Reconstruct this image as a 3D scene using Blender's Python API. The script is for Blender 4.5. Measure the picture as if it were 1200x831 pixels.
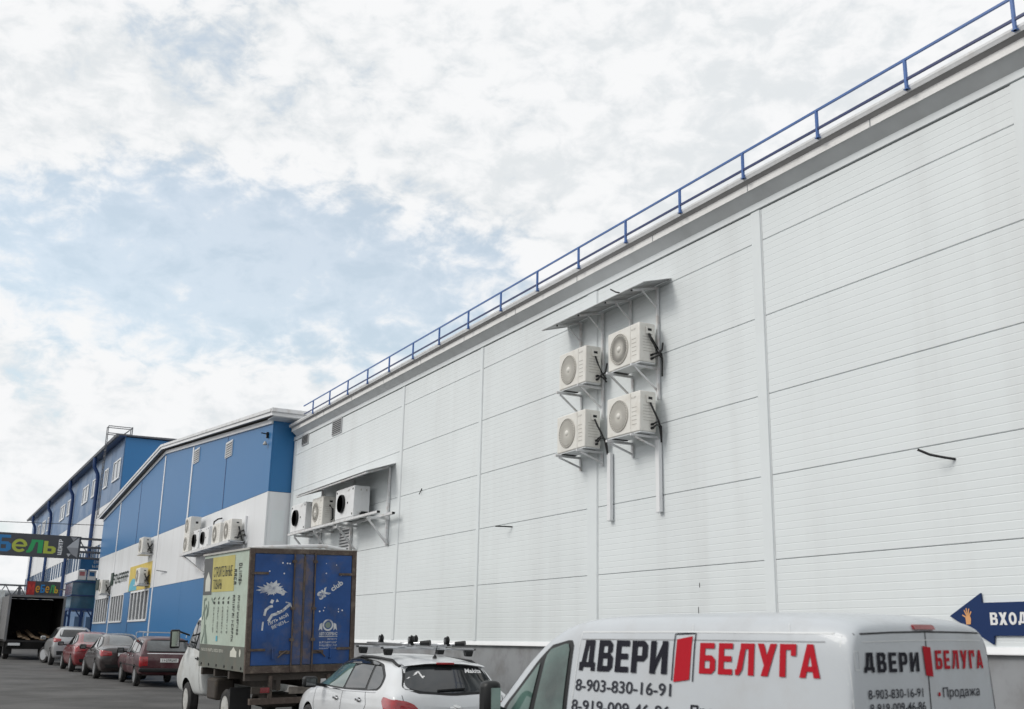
import bpy, bmesh, math, random
from mathutils import Vector, Matrix
from mathutils.bvhtree import BVHTree
random.seed(7)
R = math.radians
scene = bpy.context.scene
for o in list(bpy.data.objects): bpy.data.objects.remove(o)
COL = scene.collection

# ------------------------------------------------------------------ camera
# world: +X runs down the street, the long wall stands at negative Y, Z is up
CAMZ = 1.68
YAW, PITCH, ROLL = R(-27.9637), R(15.0311), R(1.1811)
fw = Vector((math.cos(YAW)*math.cos(PITCH), math.sin(YAW)*math.cos(PITCH), math.sin(PITCH)))
rg = fw.cross(Vector((0, 0, 1))).normalized(); up = rg.cross(fw)
r2 = rg*math.cos(ROLL)+up*math.sin(ROLL); u2 = -rg*math.sin(ROLL)+up*math.cos(ROLL)
cd = bpy.data.cameras.new('camera'); cam = bpy.data.objects.new('camera', cd); COL.objects.link(cam)
M3 = Matrix((r2, u2, -fw)).transposed()
cam.matrix_world = Matrix.Translation((0, 0, CAMZ)) @ M3.to_4x4()
cd.sensor_fit = 'HORIZONTAL'; cd.sensor_width = 36; cd.lens = 1275.48/1200*36
cd.clip_start = .1; cd.clip_end = 5000
cd.dof.use_dof = True; cd.dof.focus_distance = 24; cd.dof.aperture_fstop = 2.4
scene.camera = cam

# ------------------------------------------------------------------ sky and sun
GAP_AZ, GAP_EL, GAP_T = -15.0, 18.6, 4.0      # opening in the cloud sheet
GAP2_AZ, GAP2_EL = -10.0, 29.5
SUN_EL, SUN_AZ = R(37), R(72)          # azimuth from +X towards +Y
sv = Vector((math.cos(SUN_EL)*math.cos(SUN_AZ), math.cos(SUN_EL)*math.sin(SUN_AZ), math.sin(SUN_EL)))
world = bpy.data.worlds.new('World'); scene.world = world; world.use_nodes = True
nt = world.node_tree; nt.nodes.clear(); N = nt.nodes.new; L = nt.links.new
out = N('ShaderNodeOutputWorld')
sky = N('ShaderNodeTexSky'); sky.sky_type = 'NISHITA'; sky.sun_disc = False
sky.sun_elevation = SUN_EL; sky.sun_rotation = R(90)-SUN_AZ; sky.dust_density = 2.0; sky.air_density = 1.0
bg1 = N('ShaderNodeBackground'); bg1.inputs['Strength'].default_value = .15
tint = N('ShaderNodeMix'); tint.data_type = 'RGBA'; tint.blend_type = 'MULTIPLY'; tint.inputs['Factor'].default_value = 1
tint.inputs['B'].default_value = (.93, 1.03, .95, 1); L(sky.outputs[0], tint.inputs['A']); L(tint.outputs['Result'], bg1.inputs[0])
tc = N('ShaderNodeTexCoord'); sep = N('ShaderNodeSeparateXYZ'); L(tc.outputs['Generated'], sep.inputs[0])
def math_node(op, a, b=None, clamp=False):
    m = N('ShaderNodeMath'); m.operation = op; m.use_clamp = clamp
    for i, v in enumerate((a, b)):
        if v is None: continue
        if isinstance(v, (int, float)): m.inputs[i].default_value = v
        else: L(v, m.inputs[i])
    return m.outputs[0]
dirv = tc.outputs['Generated']
def wnoise(scale, detail, rough, off, dist=0.0, zs=1.7):
    mp = N('ShaderNodeMapping'); mp.inputs['Location'].default_value = off; mp.inputs['Scale'].default_value = (1, 1, zs); L(dirv, mp.inputs[0])
    n = N('ShaderNodeTexNoise'); n.inputs['Scale'].default_value = scale; n.inputs['Detail'].default_value = detail
    n.inputs['Roughness'].default_value = rough; n.inputs['Distortion'].default_value = dist
    L(mp.outputs[0], n.inputs['Vector']); return n.outputs['Fac']
def wdot(v):
    d = N('ShaderNodeVectorMath'); d.operation = 'DOT_PRODUCT'; L(dirv, d.inputs[0]); d.inputs[1].default_value = v; return d.outputs['Value']
def wrange(v, a, b, c=0., d=1., smooth=True):
    m = N('ShaderNodeMapRange'); m.interpolation_type = 'SMOOTHSTEP' if smooth else 'LINEAR'
    for k, x in zip(('From Min', 'From Max', 'To Min', 'To Max'), (a, b, c, d)): m.inputs[k].default_value = x
    L(v, m.inputs['Value']); return m.outputs[0]
def gap(az, el, wa, we, tilt=0.):
    """squared distance from the middle of an opening in the cloud sheet, 1 at its rim"""
    g = Vector((math.cos(R(el))*math.cos(R(az)), math.cos(R(el))*math.sin(R(az)), math.sin(R(el))))
    a = Vector((-math.sin(R(az)), math.cos(R(az)), 0)); b = g.cross(a)
    ca, sa = math.cos(R(tilt)), math.sin(R(tilt)); a2, b2 = a*ca+b*sa, b*ca-a*sa
    p, q = math_node('DIVIDE', wdot(a2), wa), math_node('DIVIDE', wdot(b2), we)
    return math_node('ADD', math_node('MULTIPLY', p, p), math_node('MULTIPLY', q, q))
big = wnoise(3.4, 3, .5, (1.3, .6, .2)); puff = wnoise(25, 7, .60, (.4, 2.2, .7), .25)
hole = wrange(gap(GAP_AZ, GAP_EL, .215, .075, GAP_T), .0, 2.4, -.22, .19, False)
hole2 = wrange(gap(GAP2_AZ, GAP2_EL, .09, .06, 30), .0, 1.6, -.14, .0)
cov = math_node('ADD', math_node('ADD', math_node('MULTIPLY', big, .55), math_node('MULTIPLY', puff, .95)), math_node('ADD', hole, hole2))
covm = wrange(cov, .57, .85, .54, 1.0)
haze_f = wrange(sep.outputs[2], .04, .24, .95, 0.0)
covf = math_node('MAXIMUM', covm, haze_f)
shd = math_node('ADD', math_node('MULTIPLY', puff, .75), math_node('MULTIPLY', wnoise(5.5, 5, .55, (5.5, 1.2, .4)), .45))
cr = N('ShaderNodeMix'); cr.data_type = 'RGBA'
cr.inputs['A'].default_value = (.755, .785, .805, 1); cr.inputs['B'].default_value = (.905, .912, .92, 1); L(wrange(shd, .47, .67), cr.inputs['Factor'])
bg2 = N('ShaderNodeBackground'); bg2.inputs['Strength'].default_value = .775; L(cr.outputs['Result'], bg2.inputs[0])
mix = N('ShaderNodeMixShader'); L(covf, mix.inputs[0]); L(bg1.outputs[0], mix.inputs[1]); L(bg2.outputs[0], mix.inputs[2])
L(mix.outputs[0], out.inputs[0])
sl = bpy.data.lights.new('sun', 'SUN'); sl.energy = 1.1; sl.angle = R(22); sl.color = (1, .96, .9)
so = bpy.data.objects.new('sun', sl); COL.objects.link(so); so.rotation_euler = (-sv).to_track_quat('-Z', 'Y').to_euler()
so.location = (0, 0, 60)
vs = scene.view_settings; vs.view_transform = 'Standard'; vs.look = 'None'; vs.gamma = 1; vs.use_curve_mapping = False; vs.exposure = .42
scene.render.engine = 'CYCLES'

# ------------------------------------------------------------------ materials
MATS = {}
def pm(name, col, rough=.5, metal=0, var=.05, vscale=2.0, bump=0, bscale=60, coat=0, streak=0, dirt=None, dirtamt=0, dscale=1.5, spec=.5, col2=None, emit=0, alpha=None, dlo=.48, dhi=.66):
    if name in MATS: return MATS[name]
    m = bpy.data.materials.new(name); m.use_nodes = True; t = m.node_tree; b = t.nodes['Principled BSDF']; MATS[name] = m
    n = t.nodes.new; l = t.links.new
    b.inputs['Roughness'].default_value = rough; b.inputs['Metallic'].default_value = metal
    b.inputs['Coat Weight'].default_value = coat; b.inputs['Coat Roughness'].default_value = .06
    b.inputs['Specular IOR Level'].default_value = spec
    g = n('ShaderNodeNewGeometry')
    def nz(scale, det, vec=None, rgh=.55):
        x = n('ShaderNodeTexNoise'); x.inputs['Scale'].default_value = scale; x.inputs['Detail'].default_value = det; x.inputs['Roughness'].default_value = rgh
        l(vec or g.outputs['Position'], x.inputs['Vector']); return x.outputs['Fac']
    def mixc(f, a, bb, blend='MIX'):
        x = n('ShaderNodeMix'); x.data_type = 'RGBA'; x.blend_type = blend
        for k, v in (('Factor', f), ('A', a), ('B', bb)):
            s = x.inputs[k]
            if isinstance(v, (int, float)): s.default_value = v
            elif isinstance(v, tuple): s.default_value = (*v[:3], 1)
            else: l(v, s)
        return x.outputs['Result']
    def rng(v, a, c, d=0., e=1.):
        x = n('ShaderNodeMapRange'); x.inputs[1].default_value = a; x.inputs[2].default_value = c; x.inputs[3].default_value = d; x.inputs[4].default_value = e
        l(v, x.inputs[0]); return x.outputs[0]
    c = tuple(col)
    if col2 is None: col2 = tuple(max(0, x*(1-2.2*var)) for x in col)
    cc = mixc(rng(nz(vscale, 5), .35, .68), tuple(min(1, x*(1+var)) for x in c), col2)
    if streak:
        mp = n('ShaderNodeMapping'); mp.inputs['Scale'].default_value = (1.1, 1.1, .07); l(g.outputs['Position'], mp.inputs[0])
        f = rng(nz(1.3, 6, mp.outputs[0], .6), .47, .75, 0, streak)
        cc = mixc(f, cc, (.42, .40, .39))
    if dirtamt:
        f = rng(nz(dscale, 8, None, .65), dlo, dhi, 0, dirtamt); cc = mixc(f, cc, tuple(dirt))
        l(rng(nz(dscale, 8, None, .65), dlo, dhi, rough, min(1, rough+.25)), b.inputs['Roughness'])
    l(cc, b.inputs['Base Color'])
    if bump:
        bp = n('ShaderNodeBump'); bp.inputs['Strength'].default_value = bump; bp.inputs['Distance'].default_value = .01
        l(nz(bscale, 6), bp.inputs['Height']); l(bp.outputs[0], b.inputs['Normal'])
    if emit:
        l(cc, b.inputs['Emission Color']); b.inputs['Emission Strength'].default_value = emit
    return m
WHITE_PANEL = pm('white_steel_panel', (.755, .795, .805), .42, var=.015, vscale=.5, streak=.17, bump=.02, bscale=8, spec=.4)
STRIP = pm('white_steel_trim', (.745, .785, .797), .42, var=.015, vscale=1.2, streak=.17, spec=.4)
CORE = pm('joint_backing_grey', (.64, .65, .66), .9)  # plain grey wall core seen through the panel joints
PLINTH = pm('grey_plinth', (.30, .31, .325), .7, var=.06, vscale=1.5, dirt=(.2, .19, .18), dirtamt=.5)
BASETRIM = pm('white_base_trim', (.80, .81, .82), .4, var=.02)
SOFFIT = pm('grey_soffit_metal', (.66, .68, .69), .45, var=.04, streak=.1)
FASCIA = pm('light_fascia_metal', (.82, .815, .80), .42, var=.03, vscale=3, dirt=(.55, .51, .48), dirtamt=.3, dscale=3, dlo=.55, dhi=.75)
GUTTER = pm('dull_gutter_metal', (.40, .39, .39), .5, var=.06)
LIP = pm('roof_edge_metal', (.70, .71, .72), .35, var=.03, dirt=(.4, .36, .32), dirtamt=.35, dscale=3)
RAIL = pm('blue_rail_paint', (.05, .14, .40), .38, var=.06, vscale=6)
RAILDK = pm('navy_rail_paint', (.012, .03, .14), .4, var=.06, vscale=6)
BLUE = pm('blue_steel_panel', (.018, .15, .365), .45, var=.008, vscale=.3, spec=.5)
BLUEDK = pm('dark_blue_metal', (.012, .05, .17), .4, var=.05)
MIDWHITE = pm('offwhite_steel_panel', (.74, .755, .77), .4, var=.02, vscale=.4, streak=.3)
WFRAME = pm('white_window_plastic', (.8, .81, .82), .35, var=.02)
PANE = pm('dark_window_glass', (.05, .06, .07), .06, var=.1, vscale=1, spec=.8)
PANEL2 = pm('pale_window_glass', (.20, .24, .29), .08, var=.15, vscale=.8, spec=.8)
ACW = pm('cream_ac_casing', (.76, .745, .70), .42, var=.02, dirt=(.5, .45, .38), dirtamt=.25, dscale=5)
ACWHITE = pm('white_ac_casing', (.78, .79, .80), .4, var=.02, dirt=(.5, .48, .44), dirtamt=.2, dscale=5)
ACGR = pm('grille_grey_plastic', (.46, .44, .40), .5, var=.05)
ACDK = pm('fan_shadow_plastic', (.085, .08, .072), .6)  # colour of the flat disc that stands for shade inside the fan opening
ACHUB = pm('cream_hub', (.72, .70, .65), .4)
BLACK = pm('black_rubber', (.015, .015, .016), .55, var=.1)
BLACKP = pm('black_plastic', (.016, .017, .018), .42, var=.1, spec=.3)
BRACKET = pm('white_bracket_paint', (.68, .69, .70), .4, var=.03, dirt=(.35, .25, .18), dirtamt=.35, dscale=6)
CANOPY = pm('grey_canopy_sheet', (.46, .47, .48), .45, var=.05, dirt=(.3, .29, .27), dirtamt=.4, dscale=4)
SLAT = pm('vent_slat_grey', (.52, .53, .54), .45)
NAVY = pm('navy_sign_board', (.010, .032, .115), .45, var=.03, spec=.25)
SIGNWHITE = pm('white_print', (.80, .80, .80), .45, var=.01)
SKINPRINT = pm('orange_hand_print', (.72, .36, .15), .5, var=.02)
GREYPIPE = pm('dark_steel_frame', (.10, .105, .12), .5, var=.1)
TYRE = pm('tyre_rubber', (.022, .022, .023), .8, var=.2, vscale=8, dirt=(.12, .11, .1), dirtamt=.4, dscale=10)
RIM = pm('alloy_rim', (.55, .56, .57), .3, metal=.8, var=.05)
CHROME = pm('chrome_trim', (.75, .75, .76), .12, metal=1, var=.02)
CARGLASS = pm('tinted_car_glass', (.018, .022, .025), .04, var=.3, vscale=1.2, spec=.7, coat=.3)
GREYGLASS = pm('grey_car_glass', (.075, .085, .09), .05, var=.35, vscale=1.4, spec=.9, coat=.5)
GREENGLASS = pm('green_car_glass', (.085, .15, .13), .05, var=.3, vscale=1.5, spec=.8, coat=.4)
SEAM = pm('panel_gap', (.03, .03, .032), .8)
REDLAMP = pm('red_lamp_lens', (.36, .012, .018), .12, var=.15, vscale=12, coat=.8)
REDDK = pm('dark_red_lamp', (.24, .012, .016), .18, var=.1, coat=.6)
PLATE = pm('number_plate', (.74, .74, .73), .45, var=.02)
UNDER = pm('dark_underbody', (.012, .0115, .011), .9, var=.2, spec=.2)

# ------------------------------------------------------------------ helpers
ORG = {}
def gz(s):
    if s < 10: return 0.0
    if s < 34: return .01375*(s-10)
    return .33+.0115*(s-34)
def tag(o, label=None, cat=None, group=None, kind=None):
    if label: o['label'] = label
    if cat: o['category'] = cat
    if group: o['group'] = group
    if kind: o['kind'] = kind
    return o
def thing(name, label, cat, loc=(0, 0, 0), rz=0, group=None, rot=None):
    o = bpy.data.objects.new(name, None); COL.objects.link(o); o.location = loc; o.empty_display_size = .3
    o.rotation_euler = rot if rot else (0, 0, rz)
    return tag(o, label, cat, group)
def wthing(name, label, cat, loc, group=None):
    """thing whose parts are given in world coordinates"""
    o = thing(name, label, cat, loc, 0, group); ORG[o.name] = Vector(loc); return o
class MB:
    def __init__(s): s.v = []; s.f = []
    def add(s, vs, fs):
        k = len(s.v); s.v += [tuple(x) for x in vs]; s.f += [tuple(k+i for i in f) for f in fs]; return s
    def box(s, x0, x1, y0, y1, z0, z1):
        x0, x1 = min(x0, x1), max(x0, x1); y0, y1 = min(y0, y1), max(y0, y1); z0, z1 = min(z0, z1), max(z0, z1)
        return s.add([(x0, y0, z0), (x1, y0, z0), (x1, y1, z0), (x0, y1, z0), (x0, y0, z1), (x1, y0, z1), (x1, y1, z1), (x0, y1, z1)],
                     [(0, 3, 2, 1), (4, 5, 6, 7), (0, 1, 5, 4), (1, 2, 6, 5), (2, 3, 7, 6), (3, 0, 4, 7)])
    def bar(s, a, b, w, h=None, upv=(0, 0, 1)):
        """rectangular bar from a to b"""
        a, b = Vector(a), Vector(b); h = h or w; d = (b-a).normalized(); u = Vector(upv)
        if abs(d.dot(u)) > .98: u = Vector((0, 1, 0))
        r = d.cross(u).normalized(); u = r.cross(d)
        vs = [p+r*sx*w/2+u*sy*h/2 for p in (a, b) for sx, sy in ((-1, -1), (1, -1), (1, 1), (-1, 1))]
        return s.add(vs, [(0, 3, 2, 1), (4, 5, 6, 7), (0, 1, 5, 4), (1, 2, 6, 5), (2, 3, 7, 6), (3, 0, 4, 7)])
    def tube(s, pts, r, n=8):
        pts = [Vector(p) for p in pts]; rings = []
        for i, p in enumerate(pts):
            d = (pts[min(i+1, len(pts)-1)]-pts[max(i-1, 0)]).normalized()
            u = Vector((0, 0, 1)) if abs(d.z) < .9 else Vector((0, 1, 0))
            a = d.cross(u).normalized(); b = a.cross(d); rr = r[i] if isinstance(r, (list, tuple)) else r
            rings.append([p+a*rr*math.cos(2*math.pi*k/n)+b*rr*math.sin(2*math.pi*k/n) for k in range(n)])
        vs = [v for rg_ in rings for v in rg_]; fs = []
        for i in range(len(pts)-1):
            for k in range(n): fs.append((i*n+k, i*n+(k+1) % n, (i+1)*n+(k+1) % n, (i+1)*n+k))
        fs.append(tuple(range(n))[::-1]); fs.append(tuple(range((len(pts)-1)*n, len(pts)*n)))
        return s.add(vs, fs)
    def prism(s, poly, axis, a, b):
        """extrude 2-D poly along axis: 'x' poly=(y,z), 'y' poly=(x,z), 'z' poly=(x,y)"""
        def P(p, t): return {'x': (t, p[0], p[1]), 'y': (p[0], t, p[1]), 'z': (p[0], p[1], t)}[axis]
        n = len(poly); vs = [P(p, a) for p in poly]+[P(p, b) for p in poly]
        fs = [tuple(range(n))[::-1], tuple(range(n, 2*n))]+[(i, (i+1) % n, n+(i+1) % n, n+i) for i in range(n)]
        return s.add(vs, fs)
    def lathe(s, prof, c, axis='y', n=24, closed=False):
        """prof: (radius, offset along axis)"""
        c = Vector(c); rings = []
        for r_, t in prof:
            ring = []
            for k in range(n):
                a = 2*math.pi*k/n; u, w = r_*math.cos(a), r_*math.sin(a)
                ring.append(c+Vector({'y': (u, t, w), 'x': (t, u, w), 'z': (u, w, t)}[axis]))
            rings.append(ring)
        vs = [v for rg_ in rings for v in rg_]; fs = []; m = len(prof)
        for i in range(m-1 if not closed else m):
            j = (i+1) % m
            for k in range(n): fs.append((i*n+k, i*n+(k+1) % n, j*n+(k+1) % n, j*n+k))
        if not closed:
            if prof[0][0] > 1e-4: fs.append(tuple(range(n)))
            if prof[-1][0] > 1e-4: fs.append(tuple(range((m-1)*n, m*n)))
        return s.add(vs, fs)
    def poly(s, pts): return s.add(pts, [tuple(range(len(pts)))])
    def mesh(s, name, org=None):
        me = bpy.data.meshes.new(name)
        vs = s.v if org is None else [(x-org.x, y-org.y, z-org.z) for x, y, z in s.v]
        me.from_pydata(vs, [], s.f); bm = bmesh.new(); bm.from_mesh(me)
        bmesh.ops.recalc_face_normals(bm, faces=bm.faces); bm.to_mesh(me); bm.free(); return me
    def build(s, name, mat, parent=None, smooth=None, bevel=0, seg=2, recalc=True):
        org = ORG.get(parent.name) if parent else None
        me = s.mesh(name, org); o = bpy.data.objects.new(name, me); COL.objects.link(o)
        if mat: me.materials.append(mat)
        if parent:
            o.parent = parent
            if org is not None: ORG[o.name] = org
        if smooth: me.shade_smooth(); me.set_sharp_from_angle(angle=R(smooth))
        if bevel:
            bv = o.modifiers.new('bevel', 'BEVEL'); bv.width = bevel; bv.segments = seg; bv.limit_method = 'ANGLE'; bv.angle_limit = R(40)
            if not smooth: me.shade_smooth(); me.set_sharp_from_angle(angle=R(35))
        return o
def inst(src_mesh, name, parent, loc, rot=None):
    o = bpy.data.objects.new(name, src_mesh); COL.objects.link(o); o.parent = parent
    org = ORG.get(parent.name, Vector((0, 0, 0))); o.location = Vector(loc)-org
    if rot: o.rotation_euler = rot
    return o
def copy_tree(o, parent=None):
    c = o.copy(); COL.objects.link(c); c.parent = parent
    for ch in list(o.children): copy_tree(ch, c)
    return c
_tcache = {}
def text2d(body, w, h, bold=0.0, shear=0.0):
    """lettering scaled to fill a w x h box, lower left corner at 0,0"""
    key = (body, bold, shear)
    if key not in _tcache:
        cu = bpy.data.curves.new('t', 'FONT'); cu.body = body; cu.offset = bold; cu.shear = shear; cu.resolution_u = 3; cu.fill_mode = 'FRONT'
        o = bpy.data.objects.new('t', cu); COL.objects.link(o)
        dg = bpy.context.evaluated_depsgraph_get(); me = bpy.data.meshes.new_from_object(o.evaluated_get(dg))
        vs = [(v.co.x, v.co.y) for v in me.vertices]; fs = [tuple(p.vertices) for p in me.polygons]
        bpy.data.objects.remove(o); bpy.data.curves.remove(cu); bpy.data.meshes.remove(me)
        _tcache[key] = (vs, fs)
    vs, fs = _tcache[key]
    x0 = min(v[0] for v in vs); x1 = max(v[0] for v in vs); y0 = min(v[1] for v in vs); y1 = max(v[1] for v in vs)
    return [((v[0]-x0)/(x1-x0)*w, (v[1]-y0)/(y1-y0)*h) for v in vs], fs
def put_text(name, body, w, h, fn, mat, parent, bold=0.0, shear=0.0):
    vs, fs = text2d(body, w, h, bold, shear)
    mb = MB(); mb.add([fn(u, v) for u, v in vs], fs); return mb.build(name, mat, parent)
def round_poly(pts, r, n=5):
    res = []; m = len(pts); rs = r if isinstance(r, (list, tuple)) else [r]*m
    for i in range(m):
        p, a, b = Vector(pts[i]), Vector(pts[i-1]), Vector(pts[(i+1) % m]); rr = rs[i]
        la, lb = (a-p).length, (b-p).length; rr = min(rr, la*.48, lb*.48)
        if rr < 1e-4: res.append(tuple(p)); continue
        s, e = p+(a-p).normalized()*rr, p+(b-p).normalized()*rr
        for k in range(n+1):
            t = k/n; res.append(tuple(s*(1-t)**2+p*2*t*(1-t)+e*t*t))
    return res
def scribble(w, h, n, seed):
    """unreadable small print: upright strokes and bars"""
    rd = random.Random(seed); vs = []; fs = []; x = 0; cw = w/n
    for i in range(n):
        for (a, b, c, d) in ([(.05, .22, 0, 1)]+([(.05, .75, .8, 1)] if rd.random() < .6 else [])+([(.58, .75, 0, 1)] if rd.random() < .65 else [])+([(.05, .75, .4, .58)] if rd.random() < .5 else [])+([(.05, .75, 0, .2)] if rd.random() < .4 else [])):
            k = len(vs); vs += [((i+a)*cw, c*h), ((i+b)*cw, c*h), ((i+b)*cw, d*h), ((i+a)*cw, d*h)]; fs.append((k, k+1, k+2, k+3))
    return vs, fs
def put_scribble(name, w, h, n, seed, fn, mat, parent):
    vs, fs = scribble(w, h, n, seed); return MB().add([fn(u, v) for u, v in vs], fs).build(name, mat, parent)
# heavy poster capitals built from convex pieces: letter -> (width, pieces)
def _r(a, b, c, d): return [(a, b), (c, b), (c, d), (a, d)]
def _arc(cx, cy, rx, ry, a0, a1, t, n=12):
    res = []
    for k in range(n):
        p, q = R(a0+(a1-a0)*k/n), R(a0+(a1-a0)*(k+1)/n)
        res.append([(cx+rx*math.cos(p), cy+ry*math.sin(p)), (cx+rx*math.cos(q), cy+ry*math.sin(q)), (cx+(rx-t)*math.cos(q), cy+(ry-t)*math.sin(q)), (cx+(rx-t)*math.cos(p), cy+(ry-t)*math.sin(p))])
    return res
ST_ = _r(0, 0, .24, 1); _bowl = [_r(.24, 0, .56, .18), [(.56, 0), (.72, .14), (.72, .18), (.56, .18)], _r(.48, .18, .72, .42), [(.56, .42), (.72, .42), (.72, .46), (.56, .60)], _r(.24, .42, .56, .60)]
GLY = {
 'Д': (.80, [_r(0, 0, .20, .12), _r(.60, 0, .80, .12), _r(0, .12, .80, .28), [(.10, .28), (.32, .28), (.40, .82), (.20, .82)], _r(.20, .82, .70, 1), _r(.46, .28, .70, .82)]),
 'В': (.72, [ST_]+_bowl+[_r(.24, .82, .54, 1), [(.54, .82), (.68, .82), (.68, .88), (.54, 1)], _r(.45, .64, .68, .82), [(.45, .60), (.60, .60), (.68, .64), (.45, .64)]]),
 'Е': (.62, [ST_, _r(.24, 0, .62, .18), _r(.24, .41, .58, .59), _r(.24, .82, .62, 1)]),
 'Р': (.70, [ST_, _r(.24, .82, .54, 1), [(.54, .82), (.70, .82), (.70, .86), (.54, 1)], _r(.46, .54, .70, .82), [(.46, .36), (.54, .36), (.70, .50), (.70, .54), (.46, .54)], _r(.24, .36, .46, .54)]),
 'И': (.74, [ST_, _r(.50, 0, .74, 1), [(.24, .10), (.50, .60), (.50, .92), (.24, .42)]]),
 'Б': (.72, [ST_]+_bowl+[_r(.24, .82, .66, 1)]),
 'Л': (.78, [_r(0, 0, .16, .18), [(.06, .18), (.16, 0), (.28, .16), (.30, .18)], [(.06, .18), (.30, .18), (.42, .82), (.20, .82)], _r(.20, .82, .78, 1), _r(.54, 0, .78, .82)]),
 'У': (.78, [[(0, 1), (.26, 1), (.47, .44), (.30, .28)], [(.52, 1), (.78, 1), (.44, 0), (.16, 0)]]),
 'Г': (.64, [ST_, _r(.24, .82, .64, 1), _r(.44, .64, .64, .82)]),
 'А': (.78, [[(0, 0), (.24, 0), (.46, 1), (.27, 1)], [(.54, 0), (.78, 0), (.51, 1), (.32, 1)], _r(.20, .18, .58, .34)]),
 'Х': (.76, [[(0, 0), (.27, 0), (.76, 1), (.49, 1)], [(.49, 0), (.76, 0), (.27, 1), (0, 1)]]),
 'О': (.74, _arc(.37, .5, .37, .5, 0, 360, .22, 20)),
 'М': (.96, [ST_, _r(.72, 0, .96, 1), [(.24, 1), (.24, .62), (.48, .22), (.48, .56)], [(.72, 1), (.72, .62), (.48, .22), (.48, .56)]]),
 'Н': (.70, [ST_, _r(.46, 0, .70, 1), _r(.24, .41, .46, .59)]), 'Т': (.66, [_r(0, .82, .66, 1), _r(.21, 0, .45, .82)]),
 'Ц': (.76, [_r(0, .1, .2, 1), _r(.42, .1, .62, 1), _r(.2, .1, .42, .27), _r(.58, 0, .76, .1), _r(.62, .1, .76, .27)]),
 'ь': (.72, [ST_]+_bowl), 'е': (.90, _arc(.45, .5, .45, .5, 0, 318, .20, 20)+[_r(.18, .42, .82, .57)]),
}
def put_glyphs(name, body, w, h, fn, mat, parent, nrm, gap=.13, soft=False):
    x = 0; pcs = []
    for ch in body:
        cw, ps = GLY[ch]; pcs += [[(x+a, b) for a, b in p_] for p_ in ps]; x += cw+gap
    tot = x-gap; mb = MB(); nrm = Vector(nrm)
    for i, p_ in enumerate(pcs):
        mb.poly([Vector(fn(a/tot*w, b*h))+nrm*(.0004*(i % 7)) for a, b in p_])
    return mb.build(name, mat, parent)

# ------------------------------------------------------------------ ground
_gz = gz
def gz(s): return _gz(min(s, 92))
ASPHALT = pm('asphalt', (.085, .083, .080), .85, var=.18, vscale=.6, bump=.5, bscale=90, dirt=(.045, .044, .043), dirtamt=.6, dscale=.35)
PAVE = pm('concrete_pavement', (.22, .215, .205), .85, var=.1, vscale=1.2, bump=.3, bscale=60, dirt=(.1, .095, .09), dirtamt=.5)
def sheet(xs, ys, dz=0):
    mb = MB(); n = len(ys)
    mb.add([(x, y, gz(x)+dz) for x in xs for y in ys], [(i*n+j, (i+1)*n+j, (i+1)*n+j+1, i*n+j+1) for i in range(len(xs)-1) for j in range(n-1)])
    return mb
XS = [-80, -20, 0, 8, 10, 14, 18, 22, 26, 30, 34, 45, 60, 75, 92, 130, 300, 1500]
tag(sheet(XS, [-400, -60, -9, 9, 60, 400]).build('ground', ASPHALT), kind='structure')
mb = MB()
xs = [x for x in XS if -20 <= x <= 130]
for a, b in zip(xs[:-1], xs[1:]):
    mb.add([(a, -10.62, gz(a)-.05), (b, -10.62, gz(b)-.05), (b, -9.05 if a >= 35.6 else -9.7, gz(b)-.05), (a, -9.05 if a >= 35.6 else -9.7, gz(a)-.05),
            (a, -10.62, gz(a)+.13), (b, -10.62, gz(b)+.13), (b, -9.05 if a >= 35.6 else -9.7, gz(b)+.13), (a, -9.05 if a >= 35.6 else -9.7, gz(a)+.13)],
           [(4, 5, 6, 7), (2, 3, 7, 6), (0, 1, 5, 4), (1, 2, 6, 5), (3, 0, 4, 7)])
tag(mb.build('pavement', PAVE), kind='structure')

# ------------------------------------------------------------------ the long white warehouse
WY = -10.631
wh = wthing('warehouse', 'long white panelled warehouse with blue roof railing filling the right side', 'building', (20, WY, 0))
SEAMS = [1.741, 2.941, 4.141, 5.341, 6.541, 7.741, 8.253]
BAYS = [(-6.5, -1.4, .25), (-1.4, 3.1, .25), (3.1, 7.30, .24), (7.30, 11.98, .24), (11.98, 16.61, .22), (16.61, 21.39, .34), (21.39, 25.97, .14), (25.97, 35.35, .16)]
MB().box(-6.5, 35.5, WY-18, WY-.06, 0, 8.44).build('wall_core', CORE, wh)
MB().box(-6.5, 35.58, WY-.055, WY-.02, -.1, 1.70).build('plinth', PLINTH, wh)
def panel_mesh(Lx, H, nrib):
    prof = [(0, -.05), (0, -.008), (.008, 0)]                 # (z, y)
    st = 1.2/12
    for i in range(1, nrib):
        z = i*st; prof += [(z-.008, 0), (z-.002, -.0022), (z+.002, -.0022), (z+.008, 0)]
    prof += [(H-.008, 0), (H, -.008), (H, -.05)]
    n = len(prof); mb = MB()
    mb.add([(0, y, z) for z, y in prof]+[(Lx, y, z) for z, y in prof], [(i, i+1, n+i+1, n+i) for i in range(n-1)]+[tuple(range(n)), tuple(range(n, 2*n))])
    me = mb.mesh('wall_panel'); me.materials.append(WHITE_PANEL); return me
pcache = {}
for a, b, sw in BAYS:
    for z0, z1 in zip(SEAMS[:-1], SEAMS[1:]):
        H = z1-z0-.007; key = (round(b-a, 2), round(H, 2))
        if key not in pcache: pcache[key] = panel_mesh(b-a-.008, H, round(H/.1))
        inst(pcache[key], 'wall_panel', wh, (a+.004, WY, z0+.0035))
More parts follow.
